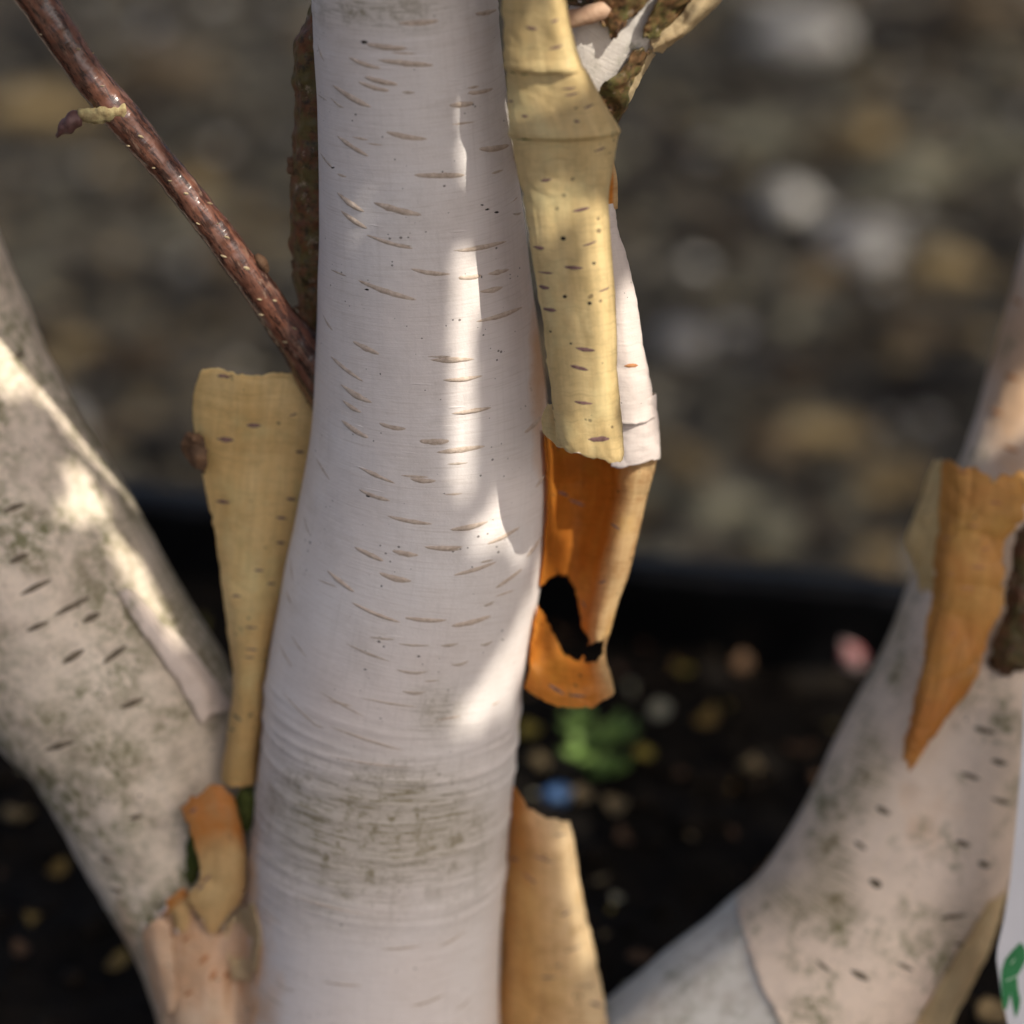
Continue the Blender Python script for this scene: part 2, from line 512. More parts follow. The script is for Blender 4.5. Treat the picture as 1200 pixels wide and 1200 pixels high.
M['pore_thin'] = plain('lenticel_grey', (0.58, 0.50, 0.42), (0.42, 0.34, 0.27), 500, 0.7, 0.5, 0.0004)
M['pore_purple'] = plain('lenticel_mauve', (0.27, 0.155, 0.14), (0.13, 0.07, 0.06), 600, 0.75, 0.5, 0.0004)
M['pore_dark'] = plain('lenticel_dark', (0.10, 0.08, 0.055), (0.2, 0.16, 0.11), 300, 0.8, 0.5, 0.0006)
M['pore_rust'] = plain('lenticel_rust', (0.42, 0.17, 0.06), (0.5, 0.25, 0.12), 400, 0.75, 0.5, 0.0004)
M['speck'] = plain('dark_speck', (0.012, 0.01, 0.008), (0.04, 0.03, 0.02), 800, 0.8, 0.5, 0.0003)

# ------------------------------------------------------------------ the setting
GRAVEL_Z = -0.50

def grid_mesh(name, x0, x1, y0, y1, nx, ny, hf):
    verts = [(x0 + (x1 - x0) * i / nx, y0 + (y1 - y0) * j / ny, 0) for j in range(ny + 1) for i in range(nx + 1)]
    verts = [(x, y, hf(x, y)) for x, y, _ in verts]
    faces = [(j * (nx + 1) + i, j * (nx + 1) + i + 1, (j + 1) * (nx + 1) + i + 1, (j + 1) * (nx + 1) + i) for j in range(ny) for i in range(nx)]
    return mesh(name, verts, faces)

t = NT('gravel_ground')
ob = t.obj()
vcol = t.voro(ob, 55, out='Color')
vd = t.voro(ob, 55)
sep = t.n.new('ShaderNodeSeparateColor'); t.l.new(vcol, sep.inputs[0])
gc = t.ramp(sep.outputs[0], [(0.0, (0.03, 0.026, 0.022)), (0.45, (0.075, 0.065, 0.05)), (0.8, (0.13, 0.11, 0.078)), (1.0, (0.22, 0.2, 0.17))])
gc = t.mix(t.ramp(vd, [(0.25, 0), (0.75, 1)]), gc, (0.04, 0.035, 0.03))
gc = t.mix(t.ramp(t.noise(ob, 3, 5), [(0.35, 0), (0.7, 0.7)]), gc, (0.08, 0.07, 0.05))
gravel_mat = t.done(gc, 0.85, t.bump(vd, 0.8, 0.012), 0.25)
gp = link('gravel_path', grid_mesh('gravel_path', -150, 150, -150, 150, 60, 60, lambda x, y: GRAVEL_Z), None, gravel_mat)
tag(gp, kind='structure')

# raised planter: rim line from the photograph's dark edge
RIM = 0.045
A_ = on_plane(190, 568, RIM); B_ = on_plane(1060, 690, RIM)
ex = (B_ - A_); ex.z = 0; ex.normalize()
ey = Vector((-ex.y, ex.x, 0))
if ey.y < 0: ey = -ey
mid = (A_ + B_) * 0.5; mid.z = 0
BW, BD = 0.95, 1.02           # half width, depth
corners = [mid - ex * BW, mid + ex * BW, mid + ex * BW - ey * BD, mid - ex * BW - ey * BD]

t = NT('black_plastic')
ob = t.obj()
bn = t.noise(ob, 9, 3, 0.5)
pl_n = t.bump(bn, 0.5, 0.03)
pl_n = t.bump(t.noise(ob, 160, 4), 0.15, 0.002, pl_n)
dust = t.ramp(t.noise(ob, 14, 6, 0.7), [(0.5, 0), (0.8, 1)])
pc = t.mix(t.math('MULTIPLY', dust, 0.35), (0.003, 0.003, 0.0035), (0.016, 0.016, 0.017))
M['plastic'] = t.done(pc, t.ramp(dust, [(0, 0.4), (1, 0.6)]), pl_n, 0.3)

planter = empty('planter_box', mid + Vector((0, 0, GRAVEL_Z)))
tag(planter, 'large black plastic raised planter holding dark soil around the birch', 'planter')
import bmesh
def wall_panel(a, b, inward):
    L = (b - a).length
    d = (b - a).normalized()
    n = 70
    verts, faces = [], []
    for i in range(n + 1):
        s = i / n
        rib = 0.006 * math.sin(s * 38.0) + 0.007 * noise.noise(Vector((s * 6, a.x * 3, 0.3)))
        for k, (o, z) in enumerate([(0.0, GRAVEL_Z), (0.0, RIM - .015), (-0.006, RIM - .007), (-0.006, RIM), (0.018, RIM + .001), (0.02, RIM - .005), (0.016, RIM - .025), (0.014, GRAVEL_Z)]):
            zz = z + (0.006 * noise.noise(Vector((s * 5, a.y * 4, 1.3))) if z > 0 else 0)
            q = a + d * (L * s) + inward * (o + rib) + Vector((0, 0, zz - a.z))
            verts.append(q)
    for i in range(n):
        for k in range(8):
            k2 = (k + 1) % 8
            faces.append((i * 8 + k, (i + 1) * 8 + k, (i + 1) * 8 + k2, i * 8 + k2))
    faces.append(tuple(range(8))); faces.append(tuple(range(n * 8 + 7, n * 8 - 1, -1)))
    me = mesh('side_panel', verts, faces)
    bm = bmesh.new(); bm.from_mesh(me); bmesh.ops.recalc_face_normals(bm, faces=bm.faces); bm.to_mesh(me); bm.free()
    return link('side_panel', me, planter, M['plastic'])
cen = mid - ey * (BD / 2)
for i in range(4):
    a, b = corners[i].copy(), corners[(i + 1) % 4].copy()
    a.z = b.z = 0
    inw = (cen - (a + b) / 2); inw.z = 0; inw.normalize()
    wall_panel(a, b, inw)

# soil inside the planter
def soil_h(x, y):
    v = Vector((x, y, 0))
    return -0.012 + 0.010 * noise.noise(v * 9) + 0.007 * noise.noise(v * 31) + 0.004 * noise.noise(v * 80)
sv, sf = [], []
NXS, NYS = 170, 110
for j in range(NYS + 1):
    for i in range(NXS + 1):
        q = mid + ex * ((i / NXS * 2 - 1) * (BW - 0.004)) - ey * (0.004 + j / NYS * (BD - 0.008))
        sv.append((q.x, q.y, soil_h(q.x, q.y)))
for j in range(NYS):
    for i in range(NXS):
        k = j * (NXS + 1) + i
        sf.append((k, k + NXS + 1, k + NXS + 2, k + 1))
soil_mat = plain('dark_soil', (0.004, 0.003, 0.0025), (0.015, 0.011, 0.007), 45, 0.9, 0.8, 0.004, 0.15)
soil = link('soil', mesh('soil', sv, sf), None, soil_mat)
tag(soil, kind='structure')

def ico(sub, jit, seed, flat=(1, 1, 1)):
    bm = bmesh.new()
    bmesh.ops.create_icosphere(bm, subdivisions=sub, radius=1.0)
    for v in bm.verts:
        n = v.co.normalized()
        v.co = n * (1 + jit * noise.noise(n * 1.4 + Vector((seed, seed * 2, 0))) + 0.35 * jit * noise.noise(n * 4 + Vector((seed, 0, seed))))
        v.co = Vector((v.co.x * flat[0], v.co.y * flat[1], v.co.z * flat[2]))
    V = np.array([v.co[:] for v in bm.verts]); F = np.array([[v.index for v in f.verts] for f in bm.faces])
    bm.free()
    return V, F

def rotz(a):
    c, s = math.cos(a), math.sin(a)
    return np.array([[c, -s, 0], [s, c, 0], [0, 0, 1]])

# clods of soil: stuff
base = [ico(1, 0.5, s) for s in (1.0, 5.0, 9.0)]
V, F, off = [], [], 0
for _ in range(3800):
    u, w = rng.uniform(-1, 1), rng.uniform(0.01, 0.99)
    q = mid + ex * (u * (BW - 0.03)) - ey * (w * BD)
    s = 0.0025 + 0.008 * rng.random() ** 3
    bv, bf = base[rng.integers(3)]
    vv = (bv @ rotz(rng.uniform(0, 6.28)).T) * s * np.array([1, 1, 0.7]) + np.array([q.x, q.y, soil_h(q.x, q.y) + s * 0.25])
    V.append(vv); F.append(bf + off); off += len(bv)
clods = link('soil_clods', mesh('soil_clods', np.vstack(V), np.vstack(F)), None,
             plain('soil_crumb', (0.004, 0.003, 0.0022), (0.024, 0.017, 0.011), 30, 0.9, 0.6, 0.003, 0.15))
tag(clods, 'dark crumbly clods covering the soil inside the planter', 'soil clods', kind='stuff')

# gravel: fine stuff + individual stones
stone_cols = {
    'grey': ((0.080, 0.073, 0.056), (0.04, 0.036, 0.026)), 'dark': ((0.011, 0.0095, 0.0075), (0.021, 0.018, 0.014)),
    'tan': ((0.24, 0.175, 0.083), (0.14, 0.10, 0.048)), 'white': ((0.50, 0.485, 0.45), (0.35, 0.335, 0.305)),
    'green': ((0.18, 0.168, 0.12), (0.11, 0.102, 0.07)), 'brown': ((0.055, 0.039, 0.022), (0.095, 0.068, 0.039))}
SM = {k: plain('stone_' + k, a, b, 25, 0.8, 0.4, 0.003, 0.3) for k, (a, b) in stone_cols.items()}
V, F, MI, off = [], [], [], 0
base1 = [ico(1, 0.45, s) for s in (2.0, 6.0, 11.0, 15.0)]
keys = list(SM)
for _ in range(9000):
    x = rng.uniform(-1.9, 1.9); y = rng.uniform(0.55, 4.2)
    loc = Vector((x, y, 0)) - mid
    if abs(loc.dot(ex)) < BW + 0.03 and -BD - 0.03 < loc.dot(ey) < 0.03: continue
    s = 0.008 + 0.012 * rng.random() ** 2
    bv, bf = base1[rng.integers(4)]
    vv = (bv @ rotz(rng.uniform(0, 6.28)).T) * s * np.array([1.2, 0.9, 0.6]) + np.array([x, y, GRAVEL_Z + s * 0.3])
    V.append(vv); F.append(bf + off); off += len(bv)
    MI += [int(rng.choice(len(keys), p=[0.38, 0.2, 0.12, 0.04, 0.12, 0.14]))] * len(bf)
me = mesh('gravel', np.vstack(V), np.vstack(F))
for k in keys: me.materials.append(SM[k])
me.polygons.foreach_set('material_index', MI)
grv = link('gravel', me, None)
tag(grv, 'loose grey and brown gravel spread over the path behind the planter', 'gravel', kind='stuff')

stone_meshes = {}
for k in keys:
    for v in range(3):
        bv, bf = ico(2, 0.42, 3.7 * v + 1 + keys.index(k), (1.25, 0.95, 0.62))
        stone_meshes[k, v] = mesh('stone', bv, bf)
        stone_meshes[k, v].materials.append(SM[k])
def stone(px, py, rpx, key, sx=1.0, pos=None, rot=None):
    q = pos or on_plane(px, py, GRAVEL_Z + 0.012)
    d = (q - CAM).dot(FWD)
    r = rpx * K * d if pos is None else rpx
    o = bpy.data.objects.new('stone', stone_meshes[key, random.randrange(3)])
    COL.objects.link(o)
    o.parent = gp
    o.location = (q.x, q.y, GRAVEL_Z + r * 0.33)
    o.scale = (r * sx, r, r)
    o.rotation_euler = (random.uniform(-.2, .2), random.uniform(-.2, .2), rot if rot is not None else random.uniform(0, 6.28))
FEAT = [(1010, 292, 40, 'white', 1, None), (940, 50, 42, 'white', 1.1, 0), (1062, 212, 40, 'green', 1.5, 0.1), (1112, 318, 36, 'tan', 1, None),
        (1000, 165, 34, 'tan', 1.3, 0), (922, 236, 30, 'white', 1, None), (890, 165, 34, 'green', 1.3, 0), (1175, 180, 40, 'green', 1.2, 0),
        (990, 375, 30, 'grey', 1.2, 0), (800, 400, 30, 'white', .9, None), (775, 330, 26, 'grey', 1, None), (970, 510, 32, 'tan', 1.5, 0),
        (900, 520, 30, 'brown', 1.2, None), (1060, 50, 36, 'dark', 1.5, 0), (1085, 455, 36, 'dark', 1.6, 0), (885, 70, 24, 'dark', 1, None),
        (1150, 20, 40, 'brown', 1.3, None), (1180, 100, 30, 'grey', 1, None), (860, 460, 30, 'grey', 1.2, None), (1040, 560, 34, 'tan', 1.3, 0),
        (850, 590, 34, 'green', 1.6, 0), (80, 240, 36, 'grey', 1.3, None), (60, 130, 40, 'tan', 1.6, 0), (200, 90, 36, 'brown', 1.5, 0),
        (260, 300, 34, 'brown', 1.2, None), (150, 420, 36, 'brown', 1.2, None), (190, 520, 34, 'dark', 1.4, 0), (820, 90, 34, 'grey', 1.4, 0),
        (760, 210, 30, 'dark', 1.3, None), (1130, 250, 26, 'dark', 1, None), (840, 270, 28, 'brown', 1.2, None), (930, 440, 28, 'brown', 1.2, None),
        (1070, 390, 30, 'brown', 1.3, None), (40, 60, 30, 'dark', 1.3, None), (300, 180, 30, 'grey', 1.2, None), (120, 330, 30, 'dark', 1.3, None)]
for f in FEAT: stone(f[0], f[1], f[2] * 1.05, f[3], f[4], None, f[5])
cnt = 0
while cnt < 230:
    px, py = random.uniform(-60, 1260), random.uniform(-60, 700)
    if any((px - f[0]) ** 2 + (py - f[1]) ** 2 < 46 ** 2 for f in FEAT): continue
    q = on_plane(px, py, GRAVEL_Z)
    loc = q - mid
    if abs(loc.dot(ex)) < BW + 0.05 and -BD - 0.05 < loc.dot(ey) < 0.06: continue
    if px > 600: key = random.choices(keys, [0.3, 0.24, 0.13, 0.05, 0.12, 0.16])[0]
    else: key = random.choices(keys, [0.34, 0.24, 0.08, 0.0, 0.08, 0.26])[0]
    stone(0, 0, random.uniform(0.012, 0.031), key, random.uniform(0.8, 1.4), q)
    cnt += 1

# ------------------------------------------------------------------ the birch
tree_base = W(520, 1300, 1.27); tree_base.z = 0.0
tree = empty('birch_tree', tree_base)
tag(tree, 'multi-stemmed white birch with peeling papery bark growing from dark soil', 'tree')

def rpx(r, d): return r * K * d

# --- main stem
EDGE = [(-260, 362, 574), (-120, 364, 578), (0, 366, 584), (110, 371, 594), (200, 374, 605), (300, 374, 619), (400, 371, 633), (480, 366, 642), (560, 356, 645), (640, 342, 640),
        (720, 327, 626), (800, 314, 611), (860, 308, 604), (930, 300, 598), (1000, 294, 593), (1060, 289, 589), (1120, 284, 586), (1200, 274, 586), (1300, 262, 592), (1400, 250, 600)]
mpts = [(W((a + b) / 2, y, DM(y)), rpx((b - a) / 2, DM(y))) for y, a, b in EDGE]
wr = [(random.uniform(780, 1060), random.uniform(1.6, 4.5), random.uniform(0.15, 0.5), random.uniform(0, 99)) for _ in range(46)]
wr += [(random.uniform(-10, 60), random.uniform(2, 4), random.uniform(0.15, 0.35), random.uniform(0, 99)) for _ in range(6)]
def main_disp(th, tt, p):
    v = Vector(p)
    x, y, d = project(v)
    # photo row of this ring's axis: undo the ring's own sag
    row = ROWS[min(int(tt * (MR - 1) + 0.5), MR - 1)]
    r = 0.0011 * nz(p, 14, 2.0) + 0.0004 * nz(p, 45, 5.0)
    for y0, w, a, sd in wr:
        dy = row + 3.5 * math.sin(th * 1.3 + sd) + 5 * noise.noise(Vector((th * 1.1, sd, 0))) - y0
        if abs(dy) < 3 * w:
            m = 0.5 + 0.9 * noise.noise(Vector((th * 1.2 + sd, sd * 3, 0.5)))
            if m > 0:
                r += m * a * 0.0016 * math.exp(-(dy / w) ** 2)
    return r
MR = 420
ROWS = catmull(np.array([[e[0]] for e in EDGE], dtype=float), MR)[:, 0]
main_me = tube_mesh('main_stem', mpts, 200, MR, main_disp)
main_bvh = bvh_of(main_me)
def blob(x, y, cx, cy, rx, ry): return math.exp(-(((x - cx) / rx) ** 2 + ((y - cy) / ry) ** 2))
st, pe = [], []
for v in main_me.vertices:
    x, y, d = project(v.co)
    s = 1.6 * blob(x, y, 445, 965, 110, 55) + 0.5 * blob(x, y, 400, 1040, 70, 55) + 0.6 * blob(x, y, 512, 832, 26, 32) + 0.7 * blob(x, y, 440, 8, 80, 28) + 0.3 * blob(x, y, 330, 930, 40, 60) + 0.25 * blob(x, y, 540, 1020, 40, 80)
    st.append(min(s, 1))
    p = 0.9 * blob(x, y, 270, 1160, 60, 110) + 0.5 * blob(x, y, 290, 1010, 18, 60) + 0.75 * blob(x, y, 634, 430, 16, 150)  # third blob: orange light reflected from the bark strip, painted on the right edge
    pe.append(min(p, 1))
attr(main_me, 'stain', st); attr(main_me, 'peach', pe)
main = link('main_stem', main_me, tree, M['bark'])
tag(main, 'smooth white sunlit main stem with tan pores')

def conv(lst, sc, ox, oy): return [((a / sc + ox, b / sc + oy), (c / sc + ox, d / sc + oy)) for a, b, c, d in lst]
L1 = conv([(780, 45, 860, 25), (510, 80, 635, 72), (400, 155, 520, 168), (325, 200, 440, 240), (445, 212, 610, 228), (370, 290, 460, 315), (390, 272, 490, 295), (280, 305, 395, 370),
           (750, 325, 828, 312), (680, 370, 765, 362), (455, 462, 605, 488), (290, 480, 390, 545), (790, 522, 885, 510), (565, 615, 725, 615), (290, 680, 375, 740), (305, 745, 385, 798),
           (425, 715, 570, 752), (405, 830, 535, 868), (725, 880, 868, 850), (550, 945, 680, 962), (720, 975, 785, 968), (820, 962, 885, 948), (785, 1025, 870, 1008), (375, 990, 548, 1048), (790, 1125, 925, 1082)], 3, 300, 0)
L1 += conv([(340, 0, 435, 45), (270, 58, 370, 135), (305, 155, 400, 210), (310, 210, 365, 245), (305, 280, 390, 335), (610, 65, 770, 62), (660, 135, 795, 120), (685, 255, 830, 232),
            (440, 288, 520, 305), (585, 350, 670, 350), (650, 388, 790, 370), (945, 318, 1000, 265), (360, 440, 480, 495), (540, 482, 635, 490), (985, 510, 1030, 440), (375, 525, 460, 555),
            (470, 615, 610, 640), (680, 662, 820, 632), (820, 708, 920, 655), (605, 722, 715, 722), (350, 725, 445, 770), (490, 738, 560, 750), (695, 822, 845, 775), (845, 865, 935, 800),
            (440, 815, 540, 840), (250, 805, 345, 880), (355, 925, 490, 980), (520, 970, 675, 980), (690, 1000, 825, 965), (955, 750, 1000, 690)], 3, 300, 400)
L2 = conv([(255, 335, 315, 382), (225, 535, 270, 590), (235, 1105, 270, 1160), (900, 750, 940, 742), (215, 150, 240, 215)], 3, 300, 0)
L2 += conv([(205, 400, 265, 495), (800, 930, 840, 912), (500, 1062, 610, 1068), (640, 1070, 720, 1060), (785, 1065, 835, 1050), (315, 1060, 475, 1125), (680, 1135, 755, 1118), (485, 1150, 615, 1158),
            (165, 600, 190, 680), (118, 740, 132, 860), (105, 870, 125, 925), (115, 1020, 185, 1120), (80, 1060, 130, 1150)], 3, 300, 400)
L2 += conv([(405, 40, 590, 70), (300, 25, 425, 95), (525, 22, 605, 25), (310, 115, 550, 195), (330, 205, 545, 235), (190, 20, 300, 125), (215, 595, 440, 650), (470, 748, 590, 738), (295, 838, 425, 852),
            (165, 830, 235, 865), (125, 850, 205, 910), (545, 910, 665, 868), (630, 740, 715, 690), (110, 610, 195, 680), (685, 915, 725, 880), (100, 770, 130, 810)], 2.4, 250, 800)
def longer(a, b, k):
    k += random.uniform(-0.1, 0.1)
    return ((a[0] - (b[0] - a[0]) * k, a[1] - (b[1] - a[1]) * k), (b[0] + (b[0] - a[0]) * k, b[1] + (b[1] - a[1]) * k))
for a, b in L1:
    a, b = longer(a, b, 0.1)
    lenticel(main, main_bvh, a, b, random.uniform(5.4, 8.6), random.uniform(0.0006, 0.001), M['pore'], sag=random.uniform(0.5, 2.5), pw=random.uniform(0.4, 0.7))
for a, b in L2:
    a, b = longer(a, b, 0.05)
    lenticel(main, main_bvh, a, b, random.uniform(3.2, 5.0), 0.0004, M['pore_thin'], sag=random.uniform(1, 4))
k_ = 0
while k_ < 46:                                   # small faint pores between the long ones
    x, y = random.uniform(375, 625), random.uniform(20, 860)
    h0, h1 = hit(main_bvh, x - 4, y), hit(main_bvh, x + 4, y)
    if h0 is None or h1 is None: continue
    # follow the stem's own ring direction at this point
    ax = (mpts[2][0] - mpts[12][0]).normalized()
    tg = h0[1].cross(ax).normalized() * random.uniform(0.003, 0.0075)
    a_, b_ = project(h0[0] - tg), project(h0[0] + tg)
    lenticel(main, main_bvh, a_[:2], b_[:2], random.uniform(2.2, 4.2), 0.00035, random.choice([M['pore'], M['pore_thin'], M['bark']]), sag=0.3)
    k_ += 1
for x, y, w in [(390, 197, 3), (432, 581, 5), (565, 240, 3), (571, 246, 4), (582, 249, 4), (427, 49, 6), (430, 339, 4), (494, 163, 3), (428, 784, 3)]:
    lenticel(main, main_bvh, (x - w * 0.8, y), (x + w * 0.8, y + random.uniform(-1.5, 1.5)), w * 0.75, 0.0004, M['speck'], 'dark_speck')

# --- left stem
LS = [(-215, 90, 1.235, 132), (-150, 270, 1.238, 135), (-80, 450, 1.242, 138), (41, 673, 1.246, 140), (101, 773, 1.25, 140), (158, 855, 1.256, 130), (203, 985, 1.264, 108), (238, 1090, 1.266, 88), (262, 1180, 1.264, 80), (285, 1290, 1.264, 90), (300, 1380, 1.27, 100)]
def left_disp(th, tt, p):
    return 0.0022 * nz(p, 16, 8.0) + 0.0012 * nz(p, 42, 3.0) + 0.0006 * nz(p, 120, 1.0)
left_me = tube_mesh('left_stem', [(W(a, b, d), rpx(r, d)) for a, b, d, r in LS], 110, 260, left_disp)
st, pe = [], []
for v in left_me.vertices:
    x, y, d = project(v.co)
    st.append(0.7 * blob(x, y, 150, 610, 22, 60) + 0.8 * blob(x, y, 205, 700, 26, 60) + 0.8 * blob(x, y, 250, 780, 26, 50) + 0.25 * blob(x, y, 210, 870, 60, 60) + 0.3 * blob(x, y, 60, 880, 90, 60))
    pe.append(min(1, 0.95 * blob(x, y, 225, 1160, 70, 95) + 0.5 * blob(x, y, 140, 1090, 22, 60)))
attr(left_me, 'stain', st); attr(left_me, 'peach', pe)
left_bvh = bvh_of(left_me)
left = link('left_stem', left_me, tree, M['bark_left'])
tag(left, 'mossy mottled stem leaning out to the left')
for a, b in [((22, 698), (62, 678)), ((62, 722), (108, 698)), ((72, 778), (100, 760)), ((120, 778), (150, 755)), ((2, 600), (30, 590)), ((15, 420), (30, 412)), ((30, 740), (58, 728)), ((95, 730), (118, 718)), ((50, 880), (90, 868)),
             ((118, 1005), (132, 1010)), ((128, 1040), (145, 1046)), ((10, 660), (34, 648)), ((140, 830), (170, 818)), ((150, 960), (168, 955))]:
    lenticel(left, left_bvh, a, b, random.uniform(7, 10), 0.0012, M['pore_dark'])

# --- right stem
RS = [(1345, 20, 1.30, 82), (1322, 150, 1.30, 85), (1290, 300, 1.30, 89), (1258, 450, 1.297, 96), (1220, 600, 1.294, 110), (1165, 760, 1.29, 119), (1106, 890, 1.288, 121), (1058, 1000, 1.285, 128), (1006, 1100, 1.283, 137), (936, 1180, 1.282, 147), (872, 1236, 1.281, 152), (790, 1310, 1.281, 156)]
def right_disp(th, tt, p):
    return 0.0016 * nz(p, 15, 4.0) + 0.0008 * nz(p, 45, 2.0) + 0.0003 * nz(p, 140, 1.0)
right_me = tube_mesh('right_stem', [(W(a, b, d), rpx(r, d)) for a, b, d, r in RS], 130, 420, right_disp)
# its bark sheath ends in an uneven edge low on the left; the bare grey foot shows below
CREASE = [(1040, 700), (1045, 862), (1072, 866), (1130, 880), (1200, 914), (1290, 965), (1400, 1040)]
bm = bmesh.new(); bm.from_mesh(right_me)
kill = []
for f in bm.faces:
    c = f.calc_center_median()
    x, y, d = project(c)
    if y > 1040:
        cx = np.interp(y, [c_[0] for c_ in CREASE], [c_[1] for c_ in CREASE]) + 4 * nz(c, 60, 3) + 2 * nz(c, 200, 5)
        if x < cx: kill.append(f)
bmesh.ops.delete(bm, geom=kill, context='FACES')
bm.to_mesh(right_me); bm.free()
st, pe = [], []
for v in right_me.vertices:
    x, y, d = project(v.co)
    st.append(min(1, 1.3 * blob(x, y, 935, 1055, 55, 26) + 1.2 * blob(x, y, 972, 1000, 24, 60) + 1.0 * blob(x, y, 1018, 905, 26, 45) + 0.9 * blob(x, y, 1050, 740, 25, 70) + 0.6 * blob(x, y, 1130, 1090, 60, 30) + 0.5 * blob(x, y, 1010, 830, 20, 50)))
    pe.append(min(1, 0.42 * blob(x, y, 1080, 960, 70, 90) + 0.5 * blob(x, y, 1140, 1160, 50, 60) + 0.85 * blob(x, y, 1190, 430, 50, 170) + 0.3 * blob(x, y, 870, 1080, 30, 60)))
attr(right_me, 'stain', st); attr(right_me, 'peach', pe)
right_bvh = bvh_of(right_me)
right = link('right_stem', right_me, tree, M['bark_right'])
rsol = right.modifiers.new('thickness', 'SOLIDIFY'); rsol.thickness = 0.0015; rsol.offset = -1.0
tag(right, 'pinkish white stem leaning out to the right')
for a, b, w in [((1018, 1030), (1034, 1040), 12), ((1026, 945), (1044, 955), 9), ((1118, 985), (1138, 992), 9), ((995, 1136), (1020, 1150), 9), ((1140, 852), (1168, 860), 8), ((1160, 890), (1182, 896), 8), ((1125, 905), (1150, 914), 7),
                ((1100, 1076), (1135, 1072), 8), ((1115, 1105), (1150, 1112), 9), ((1145, 1010), (1162, 1016), 9), ((955, 1125), (975, 1140), 6), ((1160, 935), (1185, 942), 6), ((1050, 1128), (1072, 1138), 6), ((1000, 985), (1016, 996), 7)]:
    lenticel(right, right_bvh, a, b, w, 0.0008, M['pore_dark'])
for a, b in [((1175, 438), (1196, 446)), ((1160, 480), (1175, 486)), ((1174, 522), (1196, 530)), ((1185, 350), (1200, 356))]:
    lenticel(right, right_bvh, a, b, 7, 0.0006, M['pore_rust'])

# --- grey stem behind the foot of the right stem
GS = [(1075, 960, 1.286, 112), (1040, 1030, 1.285, 122), (1002, 1100, 1.284, 131), (935, 1178, 1.283, 141), (870, 1235, 1.282, 146), (790, 1305, 1.282, 150), (720, 1370, 1.282, 155)]
grey_me = tube_mesh('grey_stem', [(W(a, b, d), rpx(r, d)) for a, b, d, r in GS], 90, 120, lambda th, tt, p: 0.0018 * nz(p, 22, 6) + 0.0007 * nz(p, 60, 1) + 0.0012 * math.sin(th * 7 + 2 * nz(p, 9, 3)))
grey = link('grey_stem', grey_me, tree, M['bark_grey'])
tag(grey, 'bare grey foot of the right stem below its bark edge')

# --- side branch at the upper right with torn bark
SB = [(640, 175, 5, 36), (662, 130, 10, 46), (703, 58, 18, 53), (762, -40, 28, 58), (838, -160, 40, 60), (920, -290, 60, 58)]
side_me = tube_mesh('side_branch', [(S(a, b, f), r * 0.00035) for a, b, f, r in SB], 90, 150, lambda th, tt, p: 0.0012 * nz(p, 40, 3) + 0.0005 * nz(p, 130, 5))
side_bvh = bvh_of(side_me)
side = link('side_branch', side_me, tree, M['bark_side'])
tag(side, 'white sunlit side branch shedding torn brown bark')

def draped(bvhs, lift, fallback):
    def place(px, py, dl=0.0):
        h = hit(bvhs, px, py)
        d = fallback
        if h is not None:
            d = (h[0] - CAM).dot(FWD)
        return W(px, py, d - (lift + dl) * 0.00035)
    return place

pl = draped([side_bvh], 9, DM(40) - 0.01)
o, b = sheet('bark_flake', [[(655, -45, 0), (700, -50, 4), (740, -50, 6), (785, -45, 4)], [(652, -12, -3), (700, -14, 2), (735, -12, 5), (775, -18, 3)], [(660, -2, -4), (698, 0, 0), (730, 6, 5), (762, 0, 4)], [(676, 2, -4), (704, 12, 0), (724, 26, 4), (742, 18, 5)], [(705, 14, 0), (711, 32, 0), (717, 46, 2), (726, 32, 4)]],
          tree, [M['brownmoss'], M['darkbark']], 60, 80, 0.0012, 0.0018, 140, rag=0.004, seed=1, fine=0.0005, place=pl)
o, b = sheet('bark_flake', [[(800, -45, 8), (830, -50, 8), (868, -50, 6)], [(776, -8, 10), (806, -6, 14), (842, -6, 6)], [(762, 22, 8), (788, 22, 14), (815, 18, 5)], [(752, 42, 4), (770, 46, 8), (786, 42, 2)]],
          tree, [M['brownmoss'], M['darkbark']], 50, 80, 0.0012, 0.0015, 140, rag=0.003, seed=5, fine=0.0005, place=pl)
o, b = sheet('bark_flake', [[(744, 62, 2), (752, 58, 4), (760, 60, 0)], [(726, 86, 2), (738, 84, 6), (749, 82, 0)], [(704, 100, 0), (722, 106, 6), (738, 104, 0)], [(705, 122, 0), (718, 126, 4), (733, 122, 0)], [(715, 144, 0), (720, 146, 2), (724, 142, 0)]],
          tree, [M['brownmoss'], M['darkbark']], 50, 80, 0.001, 0.0015, 140, rag=0.002, seed=9, fine=0.0005, place=pl)
# cream rims along the branch's right side, standing proud of it
pc = lambda px, py, f: S(px, py, f)
cream1, b = sheet('bark_curl', [[(866, -70, 78), (880, -66, 84), (895, -60, 60)], [(814, -8, 76), (830, -2, 84), (848, -3, 62)], [(788, 28, 70), (801, 36, 78), (814, 33, 56)], [(762, 46, 64), (767, 58, 70), (773, 64, 50)]],
          tree, [M['cream']], 30, 80, 0.0005, 0.0010, 120, rag=0.002, seed=12, place=pc)
cream2, b = sheet('bark_curl', [[(755, 56, 50), (763, 58, 58), (768, 63, 40)], [(737, 85, 48), (746, 88, 56), (753, 91, 40)], [(728, 108, 44), (735, 112, 50), (741, 113, 36)], [(720, 130, 38), (724, 136, 44), (728, 135, 30)], [(715, 152, 32), (719, 156, 36), (722, 154, 26)]],
          tree, [M['cream']], 24, 80, 0.0005, 0.0008, 120, rag=0.0012, seed=14, place=pc)
